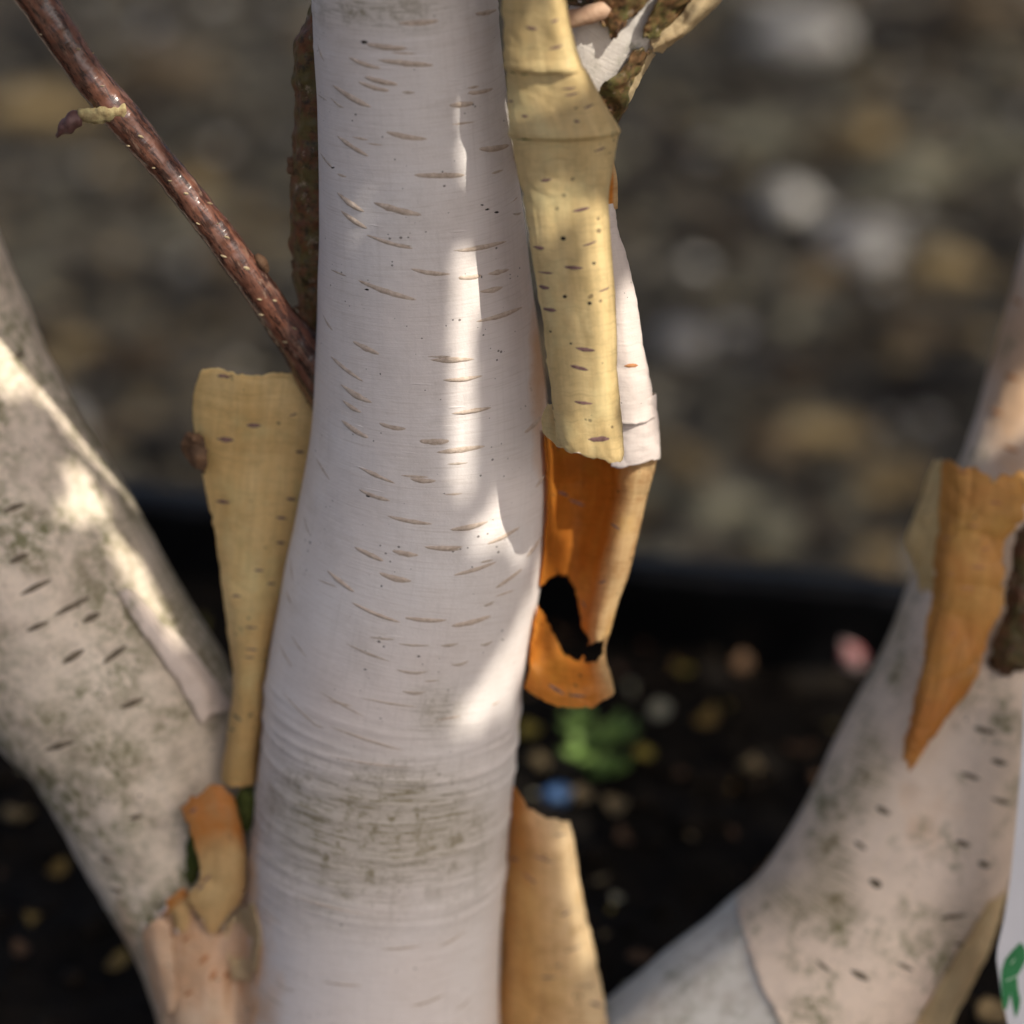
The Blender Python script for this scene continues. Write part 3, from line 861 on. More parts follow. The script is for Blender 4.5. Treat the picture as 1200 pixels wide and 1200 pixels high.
twig_roll = link('bark_roll', tube_mesh('bark_roll', [(S(640, 32, 72), 0.0032), (S(668, 22, 76), 0.0036), (S(700, 14, 78), 0.0036), (S(716, 10, 76), 0.003)], 24, 50, lambda th, tt, p: 0.0005 * nz(p, 160, 2)), tree,
                 plain('pink_bark', (0.42, 0.24, 0.15), (0.55, 0.37, 0.25), 120, 0.7, 0.6, 0.001))

# --- A: big yellow strip hanging on the right of the main stem
rowsA = [[(584, -110, 92), (600, -110, 116), (622, -110, 122), (646, -110, 112), (657, -110, 85), (650, -110, 60)],
         [(588, 0, 98), (604, 0, 124), (630, 2, 131), (652, 2, 119), (663, 0, 90), (652, -2, 60)],
         [(588, 50, 100), (604, 52, 126), (634, 56, 134), (662, 54, 120), (674, 50, 90), (662, 48, 60)],
         [(590, 77, 102), (606, 80, 132), (638, 84, 141), (670, 82, 126), (683, 76, 94), (670, 72, 60)],
         [(592, 86, 98), (608, 89, 126), (641, 91, 135), (677, 88, 122), (689, 84, 91), (675, 80, 58)],
         [(595, 125, 102), (614, 127, 130), (650, 130, 140), (690, 126, 126), (708, 120, 92), (692, 116, 60)],
         [(596, 154, 108), (620, 158, 142), (660, 160, 153), (702, 157, 135), (725, 151, 97), (708, 147, 60)],
         [(598, 165, 102), (620, 168, 135), (660, 169, 145), (702, 166, 128), (723, 161, 92), (706, 157, 58)],
         [(606, 205, 105), (626, 208, 134), (663, 211, 141), (700, 208, 123), (717, 203, 89), (704, 199, 60)],
         [(613, 240, 108), (632, 243, 135), (665, 246, 140), (698, 244, 122), (713, 240, 90), (704, 238, 62)],
         [(629, 338, 112), (645, 342, 138), (675, 345, 142), (705, 343, 125), (720, 338, 92), (706, 335, 66)],
         [(641, 428, 112), (655, 432, 138), (684, 436, 142), (710, 434, 126), (724, 428, 95), (710, 425, 68)],
         [(648, 480, 112), (660, 484, 137), (688, 488, 142), (714, 487, 126), (728, 480, 95), (714, 476, 70)],
         [(652, 514, 110), (664, 520, 134), (692, 530, 140), (720, 532, 124), (732, 526, 95), (718, 520, 70)],
         [(657, 524, 109), (668, 531, 133), (694, 541, 139), (720, 543, 123), (731, 538, 95), (718, 530, 70)]]
ADD = (42, 30, 34, 52, 55, 30)
rowsA = [[(x, y, f + a + max(0, y - 150) * 0.13) for (x, y, f), a in zip(r, ADD)] for r in rowsA]
yellow_strip, ybvh = sheet('bark_strip', rowsA, tree, [M['peelA'], M['outer']], 64, 220, 0.0003, 0.0009, 40, rag=0.0018, seed=2, fine=0.00012, crease=0.0005)
tag(yellow_strip, 'long yellow papery bark strip hanging down the right of the main stem')
for x0, y0, x1, y1, w in [(614, 31, 632, 34, 5), (640, 58, 662, 52, 4), (644, 26, 656, 22, 4), (632, 212, 648, 209, 5), (668, 248, 694, 242, 5), (622, 288, 640, 291, 5), (680, 289, 702, 281, 3), (658, 312, 686, 314, 6), (628, 334, 646, 338, 6),
                           (629, 360, 655, 364, 6), (672, 407, 700, 411, 6), (665, 427, 692, 434, 6), (670, 470, 697, 473, 5), (685, 515, 720, 513, 8), (700, 342, 716, 336, 3), (694, 178, 712, 171, 3), (656, 104, 678, 102, 3), (660, 112, 680, 108, 3), (682, 128, 698, 120, 3),
                           (594, 118, 602, 118, 3), (610, 135, 620, 136, 4), (672, 141, 680, 142, 4), (628, 318, 652, 320, 3)]:
    lenticel(yellow_strip, ybvh, (x0, y0), (x1, y1), w, 0.0003, M['pore_purple'], sag=0.8)
for x, y, w in [(660, 279, 6), (696, 308, 4), (691, 355, 5), (662, 347, 5), (645, 388, 3), (669, 402, 3), (686, 540, 4)]:
    lenticel(yellow_strip, ybvh, (x - w * .6, y), (x + w * .6, y + 1), w, 0.0004, M['speck'], 'dark_speck')
# short torn tab at its lower left
tab, b = sheet('bark_tab', [[(640, 474, 142), (646, 474, 146), (656, 478, 144)], [(635, 490, 142), (644, 494, 148), (658, 500, 146)], [(636, 508, 142), (645, 514, 147), (660, 520, 145)], [(648, 518, 142), (655, 524, 146), (664, 526, 144)]], tree, [M['peelA'], M['outer']], 20, 24, 0.00045, 0.0006, 90, rag=0.001, seed=16)
# crease shadows painted on as thin green lines where the strip is folded
crease_shade = plain('green_crease_shade', (0.10, 0.12, 0.02), (0.2, 0.19, 0.06), 300, 0.8, 0.5, 0.0005)
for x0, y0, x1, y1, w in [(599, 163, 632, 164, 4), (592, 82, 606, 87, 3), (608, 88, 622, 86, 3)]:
    lenticel(yellow_strip, ybvh, (x0, y0), (x1, y1), w, 0.0002, crease_shade, 'crease_shade_line')

# --- B: white outer curl behind A
white_curl, wbvh = sheet('bark_curl', [[(706, 236, 62), (714, 240, 66), (719, 240, 52), (716, 238, 36)], [(698, 262, 72), (712, 266, 78), (724, 262, 58), (716, 258, 34)], [(698, 332, 86), (722, 336, 90), (741, 331, 62), (730, 326, 30)], [(704, 430, 88), (738, 434, 92), (760, 430, 62), (745, 426, 28)], [(711, 496, 86), (744, 498, 90), (769, 488, 60), (752, 482, 26)]],
                   tree, [M['outer'], M['peelC']], 40, 100, 0.0005, 0.0009, 60, rag=0.001, seed=3)
tag(white_curl, 'sunlit white outer face of a curled bark sheet')
lenticel(white_curl, wbvh, (730, 429), (749, 428), 6, 0.0005, M['pore_rust'])
white_lap, b = sheet('bark_curl', [[(712, 466, 80), (744, 468, 84), (769, 462, 56), (752, 456, 22)], [(716, 510, 78), (746, 512, 82), (772, 506, 54), (754, 500, 20)], [(716, 548, 76), (738, 547, 82), (773, 538, 52), (756, 534, 18)]],
                   tree, [M['outer'], M['peelC']], 36, 50, 0.0005, 0.0007, 60, rag=0.0012, seed=4)
glow_flap, b = sheet('bark_flap', [[(717, 187, 60), (718, 186, 58), (719, 187, 55)], [(710, 214, 64), (717, 213, 60), (723, 212, 52)], [(706, 246, 66), (716, 246, 62), (724, 244, 50)]], tree, [M['peelC'], M['outer']], 16, 30, 0.0004, 0.0006, 90, rag=0.0006, seed=6)

# --- C: orange hollow curl with a hole
rowsC = [[(640, 505, 60), (652, 510, 10), (685, 513, -12), (715, 514, 12), (730, 518, 50), (750, 520, 62), (770, 516, 45), (772, 512, 15)],
         [(641, 550, 58), (652, 553, 9), (683, 556, -13), (713, 557, 12), (726, 560, 49), (745, 560, 61), (764, 556, 44), (765, 552, 14)],
         [(641, 600, 55), (650, 602, 8), (680, 605, -14), (707, 605, 12), (720, 606, 46), (736, 606, 58), (753, 602, 40), (753, 598, 14)],
         [(635, 680, 50), (645, 682, 8), (671, 684, -10), (690, 684, 14), (702, 684, 44), (717, 684, 56), (733, 680, 40), (732, 678, 15)],
         [(627, 735, 50), (638, 738, 14), (658, 740, -2), (678, 742, 18), (691, 742, 45), (702, 740, 56), (716, 736, 41), (715, 732, 17)],
         [(622, 764, 50), (632, 770, 38), (655, 777, 30), (679, 778, 36), (694, 774, 48), (703, 768, 54), (711, 762, 42), (710, 758, 20)],
         [(618, 790, 48), (631, 798, 60), (656, 806, 66), (684, 805, 64), (702, 799, 57), (711, 793, 48), (716, 788, 36), (712, 784, 15)],
         [(614, 806, 46), (630, 818, 64), (655, 828, 73), (685, 829, 71), (705, 822, 60), (716, 814, 48), (719, 808, 36), (714, 804, 14)]]
holeC = [[(630, 690), (642, 680), (655, 672), (666, 677), (674, 692), (678, 712), (682, 735), (691, 750), (687, 766), (677, 775), (662, 768), (649, 746), (638, 722), (628, 706)],
         [(684, 757), (707, 751), (708, 764), (698, 776), (684, 777)]]
orange_curl, obvh = sheet('bark_curl', rowsC, tree, [M['peelC'], M['peelC_out']], 130, 190, 0.00045, 0.0011, 50, holes=holeC, rag=0.0012, seed=8)
tag(orange_curl, 'glowing orange hollow curl of bark with a torn hole')
for x0, y0, x1, y1, w in [(652, 575, 668, 582, 5), (664, 584, 688, 594, 4), (714, 612, 728, 622, 4), (680, 700, 688, 716, 4), (700, 684, 712, 680, 3), (640, 800, 664, 816, 5), (664, 815, 690, 816, 4)]:
    lenticel(orange_curl, obvh, (x0, y0), (x1, y1), w, 0.0003, M['pore_purple'])

# --- D: tan peel on the left of the main stem
rowsD = [[(236, 430, 14), (262, 434, 28), (300, 437, 30), (340, 436, 22), (372, 442, 2), (388, 445, -20)],
         [(226, 480, 4), (248, 483, 32), (295, 486, 38), (335, 486, 28), (368, 488, 3), (388, 490, -20)],
         [(238, 560, 4), (262, 562, 33), (295, 564, 38), (326, 564, 26), (353, 564, 3), (374, 564, -20)],
         [(254, 640, 4), (272, 642, 30), (296, 644, 36), (319, 644, 26), (339, 644, 3), (354, 644, -20)],
         [(264, 720, 0), (276, 722, 26), (294, 724, 32), (309, 724, 24), (323, 722, 2), (334, 722, -20)],
         [(271, 800, 0), (279, 803, 24), (291, 805, 28), (303, 804, 20), (311, 802, 0), (318, 800, -18)],
         [(264, 868, -2), (272, 873, 22), (284, 876, 28), (296, 874, 20), (304, 870, 0), (309, 868, -16)],
         [(259, 912, -2), (267, 919, 20), (280, 922, 26), (294, 920, 18), (301, 915, 0), (305, 910, -15)]]
rowsD = [[(x, y, f * (1 - 0.55 * min(1, max(0, (780 - y) / 200))) - 30 * min(1, max(0, (780 - y) / 160))) for x, y, f in r] for r in rowsD]
tan_peel, tbvh = sheet('bark_strip', rowsD, tree, [M['peelD'], M['outer']], 54, 160, 0.0006, 0.0016, 40, rag=0.0016, seed=10)
tag(tan_peel, 'wide tan bark strip tapering downward on the left of the main stem')
for x0, y0, x1, y1, w in [(250, 514, 277, 516, 9), (286, 498, 310, 499, 7), (252, 440, 272, 442, 5), (250, 587, 272, 589, 6), (334, 584, 350, 586, 6), (322, 606, 338, 608, 5), (345, 529, 358, 530, 5), (322, 636, 336, 636, 5), (296, 668, 312, 669, 4),
                           (312, 684, 324, 684, 4), (270, 698, 284, 699, 4), (284, 735, 304, 736, 3), (284, 760, 306, 762, 3), (338, 488, 350, 484, 3), (284, 770, 300, 771, 3)]:
    lenticel(tan_peel, tbvh, (x0, y0), (x1, y1), w, 0.0003, M['pore_purple'])
for x0, y0, x1, y1, w in [(272, 836, 284, 846, 5), (262, 852, 276, 856, 3)]:
    lenticel(tan_peel, tbvh, (x0, y0), (x1, y1), w, 0.0005, M['pore_dark'])

# --- chip and mossy strip behind the main stem, left
chip, b = sheet('bark_chip', [[(214, 512, -10), (226, 506, -4), (240, 510, -10)], [(210, 528, -8), (226, 526, -2), (242, 530, -10)], [(222, 548, -10), (232, 550, -6), (242, 552, -12)]], tree, [M['darkbark']], 16, 20, 0.004, 0.003, 120, rag=0.003, seed=17)
mossy, mbvh = sheet('mossy_bark_strip', [[(372, -40, -62), (376, -40, -50), (392, -40, -40)], [(362, 15, -66), (368, 18, -48), (392, 20, -40)], [(344, 52, -68), (356, 55, -46), (392, 58, -40)], [(345, 130, -68), (356, 132, -46), (392, 134, -40)],
                              [(341, 190, -68), (354, 194, -46), (392, 196, -40)], [(338, 270, -68), (352, 274, -46), (392, 276, -40)], [(344, 330, -68), (356, 334, -48), (392, 336, -42)], [(356, 400, -66), (364, 402, -52), (392, 404, -44)], [(364, 440, -64), (372, 442, -54), (392, 444, -46)]],
                 tree, [M['redbark'], M['darkbark']], 60, 300, 0.002, 0.0016, 120, rag=0.003, seed=18, fine=0.0005)
tag(mossy, 'mossy red-brown bark strip peeking out behind the main stem')

# --- E: small brown flap in the crotch
flap, fbvh = sheet('bark_flap', [[(210, 946, 42), (226, 932, 40), (252, 922, 38), (272, 934, 38), (282, 962, 30)], [(218, 964, 56), (232, 954, 58), (256, 948, 56), (276, 958, 50), (286, 980, 38)], [(232, 1002, 60), (244, 1000, 62), (262, 998, 60), (278, 1000, 54), (288, 1008, 40)], [(234, 1030, 59), (246, 1034, 61), (264, 1036, 60), (278, 1038, 54), (287, 1036, 42)],
                    [(220, 1052, 57), (236, 1062, 60), (256, 1066, 60), (270, 1060, 55), (282, 1056, 46)], [(236, 1078, 55), (244, 1092, 57), (254, 1092, 57), (262, 1080, 55), (268, 1072, 50)]], tree, [M['peelE'], M['outer']], 50, 110, 0.0004, 0.0006, 60, rag=0.002, seed=19, crease=0.0006)
for kk, pts in enumerate(([[(184, 1074, 10), (198, 1056, 16), (218, 1040, 14)], [(200, 1072, 8), (208, 1066, 14), (222, 1058, 12)], [(206, 1098, 6), (212, 1094, 10), (222, 1090, 8)]],
                          [[(166, 1092, 6), (180, 1080, 12), (196, 1078, 8)], [(170, 1120, 6), (184, 1118, 14), (204, 1112, 8)], [(178, 1156, 6), (192, 1160, 12), (206, 1150, 8)], [(190, 1184, 4), (198, 1188, 8), (206, 1180, 4)]],
                          [[(262, 1086, 6), (276, 1070, 14), (296, 1052, 10)], [(266, 1112, 6), (284, 1108, 12), (304, 1096, 6)], [(272, 1150, 5), (288, 1150, 9), (300, 1138, 3)]])):
    sheet('bark_shred', pts, tree, [[M['peelE'], M['peach'], M['cream']][kk], M['outer']], 30, 40, 0.0004, 0.0008, 70, rag=0.003, seed=50 + kk * 3, place=draped([main_bvh, left_bvh], 7, 1.235), crease=0.0005)
tag(flap, 'small brown bark flap in the crotch of the left stem')
for x0, y0, x1, y1, w in [(222, 953, 232, 946, 4), (230, 1045, 240, 1036, 4), (236, 1036, 248, 1024, 4)]:
    lenticel(flap, fbvh, (x0, y0), (x1, y1), w, 0.0004, M['pore_purple'])
moss_mat = plain('moss', (0.05, 0.075, 0.012), (0.12, 0.14, 0.03), 200, 0.9, 1.0, 0.003)
for pts in ([(290, 925, 6, 0.004), (291, 945, 8, 0.0055), (288, 970, 4, 0.003)], [(226, 975, 10, 0.002), (228, 1005, 16, 0.0035), (222, 1040, 14, 0.002)]):
    link('moss_tuft', tube_mesh('moss_tuft', [(S(a, b_, f), r) for a, b_, f, r in pts], 20, 40, lambda th, tt, p: 0.0016 * nz(p, 300, 2) + 0.001 * nz(p, 800, 1)), tree, moss_mat)

# --- peach sheath round the foot
plQ = draped([main_bvh, left_bvh], 5, 1.235)
sheath, sbvh = sheet('peach_sheath', [[(196, 1066, 0), (216, 1044, 4), (236, 1082, 6), (262, 1086, 4), (286, 1046, 4), (300, 1066, -2)], [(182, 1110, 0), (210, 1100, 4), (236, 1108, 6), (262, 1108, 5), (288, 1090, 3), (306, 1100, -3)], [(180, 1150, 0), (205, 1148, 4), (232, 1150, 5), (258, 1150, 4), (282, 1145, 2), (304, 1142, -3)],
                      [(184, 1195, 0), (206, 1195, 4), (232, 1196, 5), (256, 1196, 4), (278, 1194, 2), (298, 1192, -3)], [(190, 1270, 0), (210, 1270, 4), (232, 1270, 5), (256, 1270, 4), (276, 1270, 2), (292, 1270, -3)]],
                     tree, [M['peach'], M['peelE']], 70, 110, 0.0004, 0.001, 60, rag=0.003, seed=20, place=plQ, crease=0.0005)
for x0, y0, x1, y1, w in [(232, 1130, 246, 1118, 7), (246, 1150, 254, 1136, 8), (262, 1148, 268, 1138, 7), (212, 1104, 224, 1096, 5), (214, 1168, 228, 1160, 5)]:
    lenticel(sheath, sbvh, (x0, y0), (x1, y1), w, 0.0006, M['pore_rust'])
# --- F: honey peel lower right of main stem
honey, hbvh = sheet('bark_strip', [[(594, 918, -8), (602, 924, 22), (618, 944, 36), (640, 957, 30), (667, 963, 2)], [(590, 1000, -8), (606, 1004, 28), (630, 1010, 40), (655, 1010, 30), (677, 1008, 2)], [(587, 1080, -8), (606, 1085, 28), (635, 1088, 40), (665, 1088, 30), (689, 1082, 2)],
                     [(585, 1150, -8), (606, 1155, 28), (640, 1158, 40), (678, 1158, 28), (704, 1150, 2)], [(582, 1250, -8), (606, 1255, 28), (640, 1260, 40), (690, 1260, 28), (720, 1250, 2)]],
                    tree, [M['peelF'], M['outer']], 44, 120, 0.0006, 0.0014, 45, rag=0.0016, seed=22)
tag(honey, 'honey-coloured bark strip curling out low on the right of the main stem')
for x0, y0, x1, y1, w in [(646, 980, 664, 977, 3), (622, 1002, 652, 1012, 3), (608, 1020, 632, 1038, 3), (656, 1074, 670, 1067, 4), (660, 1116, 684, 1108, 3), (632, 1145, 654, 1146, 4), (690, 1174, 708, 1180, 6), (594, 1005, 610, 1008, 4), (650, 1133, 658, 1130, 3), (672, 1155, 700, 1154, 2)]:
    lenticel(honey, hbvh, (x0, y0), (x1, y1), w, 0.0003, M['pore_purple'])

# --- G: rust peel on the right stem
DX = -0.02
G_ = lambda px, py, d: W(px, py, d + DX)
rust, gbvh = sheet('bark_strip', [[(1104, 543, 1.245), (1120, 540, 1.238), (1150, 551, 1.234), (1212, 562, 1.230)], [(1100, 600, 1.245), (1118, 602, 1.236), (1150, 604, 1.232), (1200, 606, 1.230)], [(1097, 640, 1.245), (1114, 642, 1.237), (1145, 640, 1.234), (1178, 634, 1.236)], [(1092, 690, 1.247), (1110, 694, 1.239), (1145, 690, 1.237), (1178, 682, 1.240)],
                     [(1083, 750, 1.249), (1100, 756, 1.242), (1130, 752, 1.241), (1162, 742, 1.244)], [(1072, 815, 1.252), (1084, 822, 1.246), (1112, 818, 1.245), (1138, 802, 1.248)],
                     [(1063, 862, 1.253), (1070, 868, 1.249), (1084, 866, 1.248), (1102, 852, 1.25)], [(1057, 892, 1.254), (1061, 898, 1.252), (1068, 901, 1.251), (1076, 890, 1.252)]],
                   tree, [M['peelG'], M['cream']], 60, 150, 0.0005, 0.0014, 55, rag=0.004, seed=23, place=G_, crease=0.0016)
fold, b = sheet('bark_fold', [[(1090, 552, 1.262), (1096, 541, 1.256), (1106, 541, 1.247)], [(1074, 596, 1.266), (1082, 592, 1.258), (1102, 596, 1.248)], [(1063, 634, 1.268), (1072, 634, 1.26), (1098, 634, 1.25)], [(1070, 662, 1.268), (1076, 666, 1.262), (1094, 664, 1.252)], [(1078, 694, 1.266), (1082, 696, 1.262), (1091, 692, 1.254)]],
                tree, [M['peelA'], M['outer']], 30, 60, 0.0005, 0.001, 70, rag=0.003, seed=33, place=G_, crease=0.0014)
tag(rust, 'rust-orange pointed bark strip hanging on the right stem')
for x0, y0, x1, y1, w in [(1120, 550, 1136, 556, 5), (1158, 588, 1176, 590, 5), (1132, 616, 1150, 618, 4), (1136, 664, 1156, 665, 5), (1110, 672, 1118, 674, 4), (1148, 644, 1160, 642, 4), (1104, 628, 1114, 632, 4), (1124, 688, 1144, 690, 4), (1102, 700, 1110, 698, 4), (1112, 745, 1122, 742, 4)]:
    lenticel(rust, gbvh, (x0, y0), (x1, y1), w, 0.0004, M['pore_rust'])
slab, b = sheet('bark_slab', [[(1190, 622, 1.236), (1204, 612, 1.232), (1222, 606, 1.23)], [(1182, 680, 1.24), (1198, 680, 1.234), (1222, 680, 1.232)], [(1170, 740, 1.244), (1190, 742, 1.238), (1222, 742, 1.236)], [(1156, 780, 1.248), (1180, 790, 1.242), (1222, 786, 1.24)]],
             tree, [M['redbark'], M['darkbark']], 50, 90, 0.003, 0.0012, 90, rag=0.004, seed=24, place=lambda a, b_, d: W(a, b_, d - 0.008), fine=0.0008, crease=0.003)
# --- H: pale strip along the right stem's lower right side
plH = draped([right_bvh], 6, 1.262)
pale, b = sheet('bark_strip', [[(1160, 1058, 2), (1172, 1050, 6), (1184, 1040, 2)], [(1136, 1098, 4), (1152, 1102, 10), (1166, 1098, 4)], [(1110, 1140, 4), (1130, 1148, 12), (1146, 1142, 4)], [(1088, 1180, 4), (1108, 1190, 12), (1124, 1184, 4)], [(1062, 1230, 4), (1086, 1240, 10), (1104, 1234, 4)]],
             tree, [M['cream'], M['outer']], 30, 60, 0.0006, 0.001, 60, rag=0.002, seed=25, place=plH)
# --- P: narrow pinkish roll on the left stem
plP = draped([left_bvh], 12, 1.25)
roll, b = sheet('bark_roll', [[(138, 690, 0), (148, 690, 8), (156, 694, 2)], [(158, 728, 2), (174, 722, 14), (186, 722, 4)], [(188, 768, 2), (206, 760, 16), (222, 758, 5)], [(214, 806, 2), (236, 798, 16), (252, 796, 5)], [(238, 848, 2), (258, 836, 14), (274, 830, 4)]],
             tree, [white_bark('pink_roll_bark', base=(0.80, 0.68, 0.58), pink=0.6, moss=0.2, dirt=0.3, stain=False, peach=False)], 30, 70, 0.0008, 0.0012, 60, rag=0.002, seed=26, place=plP)

# --- red-brown twig on the left
t = NT('twig_bark')
uv, ob = t.uv(), t.obj()
n1 = t.noise(t.mapping(uv, (120, 30, 1)), 1.0, 5, 0.6)
col = t.mix(t.ramp(n1, [(0.3, 0), (0.7, 1)]), (0.11, 0.045, 0.03), (0.23, 0.09, 0.052))
col = t.mix(t.math('MULTIPLY', t.ramp(t.noise(t.mapping(uv, (90, 18, 1)), 1.6, 5, 0.7), [(0.5, 0), (0.7, 1)]), 0.5), col, (0.24, 0.18, 0.16))
col = t.mix(t.math('MULTIPLY', t.ramp(t.noise(ob, 120, 5), [(0.55, 0), (0.7, 1)]), 0.6), col, (0.05, 0.025, 0.018))
col = t.mix(t.ramp(t.noise(t.mapping(uv, (300, 60, 1)), 1.0, 7, 0.75), [(0.46, 0), (0.56, 0.9)]), col, (0.03, 0.013, 0.01))
col = t.mix(t.ramp(t.noise(t.mapping(uv, (180, 70, 1)), 1.0, 6, 0.75, 0.4), [(0.57, 0), (0.66, 0.5)]), col, (0.32, 0.21, 0.15))
tw_n = t.bump(t.noise(t.mapping(uv, (50, 300, 1)), 1.0, 4), 0.5, 0.0008)
tw_n = t.bump(t.noise(ob, 200, 4), 0.35, 0.0012, tw_n)
M['twig'] = t.done(col, 0.26, tw_n, 0.9)
TW = [(-40, -110, 30, 22), (38, -8, 26, 22), (92, 72, 22, 20), (132, 124, 20, 21), (142, 136, 20, 21), (190, 192, 16, 18.5), (240, 254, 16, 18.5), (288, 318, 10, 20), (326, 372, -6, 21), (352, 404, -20, 25), (376, 432, -30, 34), (410, 470, -36, 46)]
twig_me = tube_mesh('twig', [(S(a, b_, f), r * 0.00035) for a, b_, f, r in TW], 48, 240, lambda th, tt, p: 0.0006 * nz(p, 70, 1) + 0.00035 * nz(p, 260, 5))
twig = link('twig', twig_me, tree, M['twig'])
tag(twig, 'red-brown twig slanting into the main stem from the upper left')
twig_bvh = bvh_of(twig_me)
wart = plain('twig_wart', (0.40, 0.32, 0.20), (0.24, 0.18, 0.10), 500, 0.8, 0.5, 0.0005)
for x, y, w in [(92, 57, 5), (48, 40, 3), (150, 170, 3), (165, 160, 4), (199, 211, 5), (211, 251, 4), (218, 226, 6), (262, 300, 6), (266, 278, 7), (289, 314, 5), (306, 368, 6), (304, 350, 4), (246, 238, 4), (232, 262, 3), (276, 330, 3), (334, 400, 4), (120, 100, 3), (60, 20, 3), (180, 196, 3), (322, 352, 4), (345, 385, 4), (110, 62, 3), (255, 262, 3)]:
    w *= random.uniform(0.7, 1.35); lenticel(twig, twig_bvh, (x - w * 0.7, y - w * random.uniform(-.2, .5)), (x + w * 0.7, y + w * 0.3), w * random.uniform(0.5, 0.9), 0.0008, wart, 'wart', pw=0.5)
spur = link('spur', tube_mesh('spur', [(S(146, 130, 28), 0.0042), (S(128, 132, 34), 0.0038), (S(112, 136, 38), 0.0032), (S(98, 134, 40), 0.0026), (S(92, 134, 40), 0.002)], 24, 50, lambda th, tt, p: 0.0009 * nz(p, 260, 2) + 0.0007 * nz(p, 600, 4)), tree,
            plain('spur_bark', (0.42, 0.36, 0.18), (0.22, 0.15, 0.07), 220, 0.8, 0.6, 0.001))
bud = link('bud', tube_mesh('bud', [(S(97, 134, 40), 0.0012), (S(90, 138, 40), 0.0032), (S(82, 145, 40), 0.0035), (S(74, 152, 39), 0.0024), (S(66, 160, 38), 0.0004)], 20, 40, lambda th, tt, p: 0.0004 * math.sin(tt * 16 + th * 2)), spur,
           plain('bud_scale', (0.08, 0.035, 0.03), (0.16, 0.08, 0.07), 300, 0.5, 0.4, 0.0006, 0.5))
bump_ = link('bud', tube_mesh('bud', [(S(300, 298, 14), 0.001), (S(306, 307, 14), 0.0026), (S(312, 318, 8), 0.0015)], 16, 16), twig, M['darkbark'])

# ------------------------------------------------------------------ plant tag
tagroot = empty('plant_tag', W(1230, 1330, 1.19))
tag(tagroot, 'white plastic plant tag with green leaf emblem beside the right stem', 'plant tag')
TD = 1.20
def flat_poly(name, pts, d0, d1, parent, mat):
    n = len(pts)
    verts = [W(x, y, d0) for x, y in pts] + [W(x, y, d1) for x, y in pts]
    bm = bmesh.new()
    vs_ = [bm.verts.new(v) for v in verts]
    bm.faces.new(vs_[:n]); bm.faces.new(vs_[n:][::-1])
    for i in range(n):
        j = (i + 1) % n
        bm.faces.new((vs_[i], vs_[i + n], vs_[j + n], vs_[j]))
    bmesh.ops.recalc_face_normals(bm, faces=bm.faces)
    bmesh.ops.triangulate(bm, faces=[f for f in bm.faces if len(f.verts) > 4])
    me = bpy.data.meshes.new(name); bm.to_mesh(me); bm.free()
    return link(name, me, parent, mat)
flat_poly('board', [(1201, 800), (1199, 850), (1196, 900), (1190, 970), (1184, 1030), (1176, 1080), (1169, 1110), (1168, 1125), (1174, 1170), (1190, 1240), (1206, 1330), (1244, 1335), (1278, 1240), (1290, 1100), (1296, 800)], TD, TD + 0.0008, tagroot,
          plain('tag_plastic', (0.62, 0.62, 0.64), (0.58, 0.58, 0.60), 20, 0.35, 0.05, 0.001, 0.5))
flat_poly('emblem', [(1196, 1104), (1186, 1114), (1178, 1124), (1174, 1136), (1173, 1152), (1174, 1170), (1175, 1182), (1179, 1184), (1182, 1174), (1184, 1164), (1187, 1180), (1190, 1193), (1194, 1184), (1196, 1172), (1193, 1158), (1192, 1144), (1198, 1134), (1203, 1124), (1202, 1112)], TD - 0.0003, TD - 0.0001, tagroot,
          plain('green_ink', (0.01, 0.16, 0.04), (0.015, 0.2, 0.055), 80, 0.5, 0.05, 0.001, 0.4))
for a, b_ in (((1184, 1129), (1189, 1123)), ((1178, 1149), (1192, 1143))):
    flat_poly('emblem_line', [(a[0], a[1]), (b_[0], b_[1]), (b_[0] + .6, b_[1] + 1.2), (a[0] + .6, a[1] + 1.4)], TD - 0.0005, TD - 0.00035, tagroot, plain('pale_ink', (0.4, 0.55, 0.4), (0.4, 0.55, 0.4), 20, 0.5, 0.0))

# ------------------------------------------------------------------ small things on the soil
def leaf_mesh(name, L, Wd, curl, seed, n=8, m=5):
    V, F = [], []
    for i in range(n + 1):
        tt = i / n
        w = Wd * (math.sin(math.pi * tt ** 0.8) ** 0.8) * 0.5 + 0.0004
        for j in range(m):
            s = j / (m - 1) * 2 - 1
            z = curl * (tt - 0.5) ** 2 * L * 2 + abs(s) * w * 0.45 + 0.002 * noise.noise(Vector((tt * 4 + seed, s * 2, seed)))
            V.append(((tt - 0.5) * L, s * w, z))
    for i in range(n):
        for j in range(m - 1):
            F.append((i * m + j, (i + 1) * m + j, (i + 1) * m + j + 1, i * m + j + 1))
    return mesh(name, V, F)
LEAFMAT = {
    'tan': plain('leaf_tan', (0.42, 0.32, 0.17), (0.30, 0.21, 0.10), 60, 0.6, 0.4, 0.002, 0.4, 0.2),
    'ochre': plain('leaf_ochre', (0.34, 0.22, 0.05), (0.22, 0.13, 0.035), 60, 0.6, 0.4, 0.002, 0.4, 0.2),
    'brown': plain('leaf_brown', (0.14, 0.075, 0.035), (0.09, 0.05, 0.025), 60, 0.65, 0.4, 0.002, 0.4, 0.1),
    'pale': plain('leaf_pale', (0.50, 0.47, 0.33), (0.40, 0.36, 0.24), 60, 0.6, 0.4, 0.002, 0.4, 0.2),
    'yellow': plain('leaf_yellow', (0.45, 0.36, 0.06), (0.34, 0.26, 0.05), 60, 0.6, 0.4, 0.002, 0.4, 0.2)}
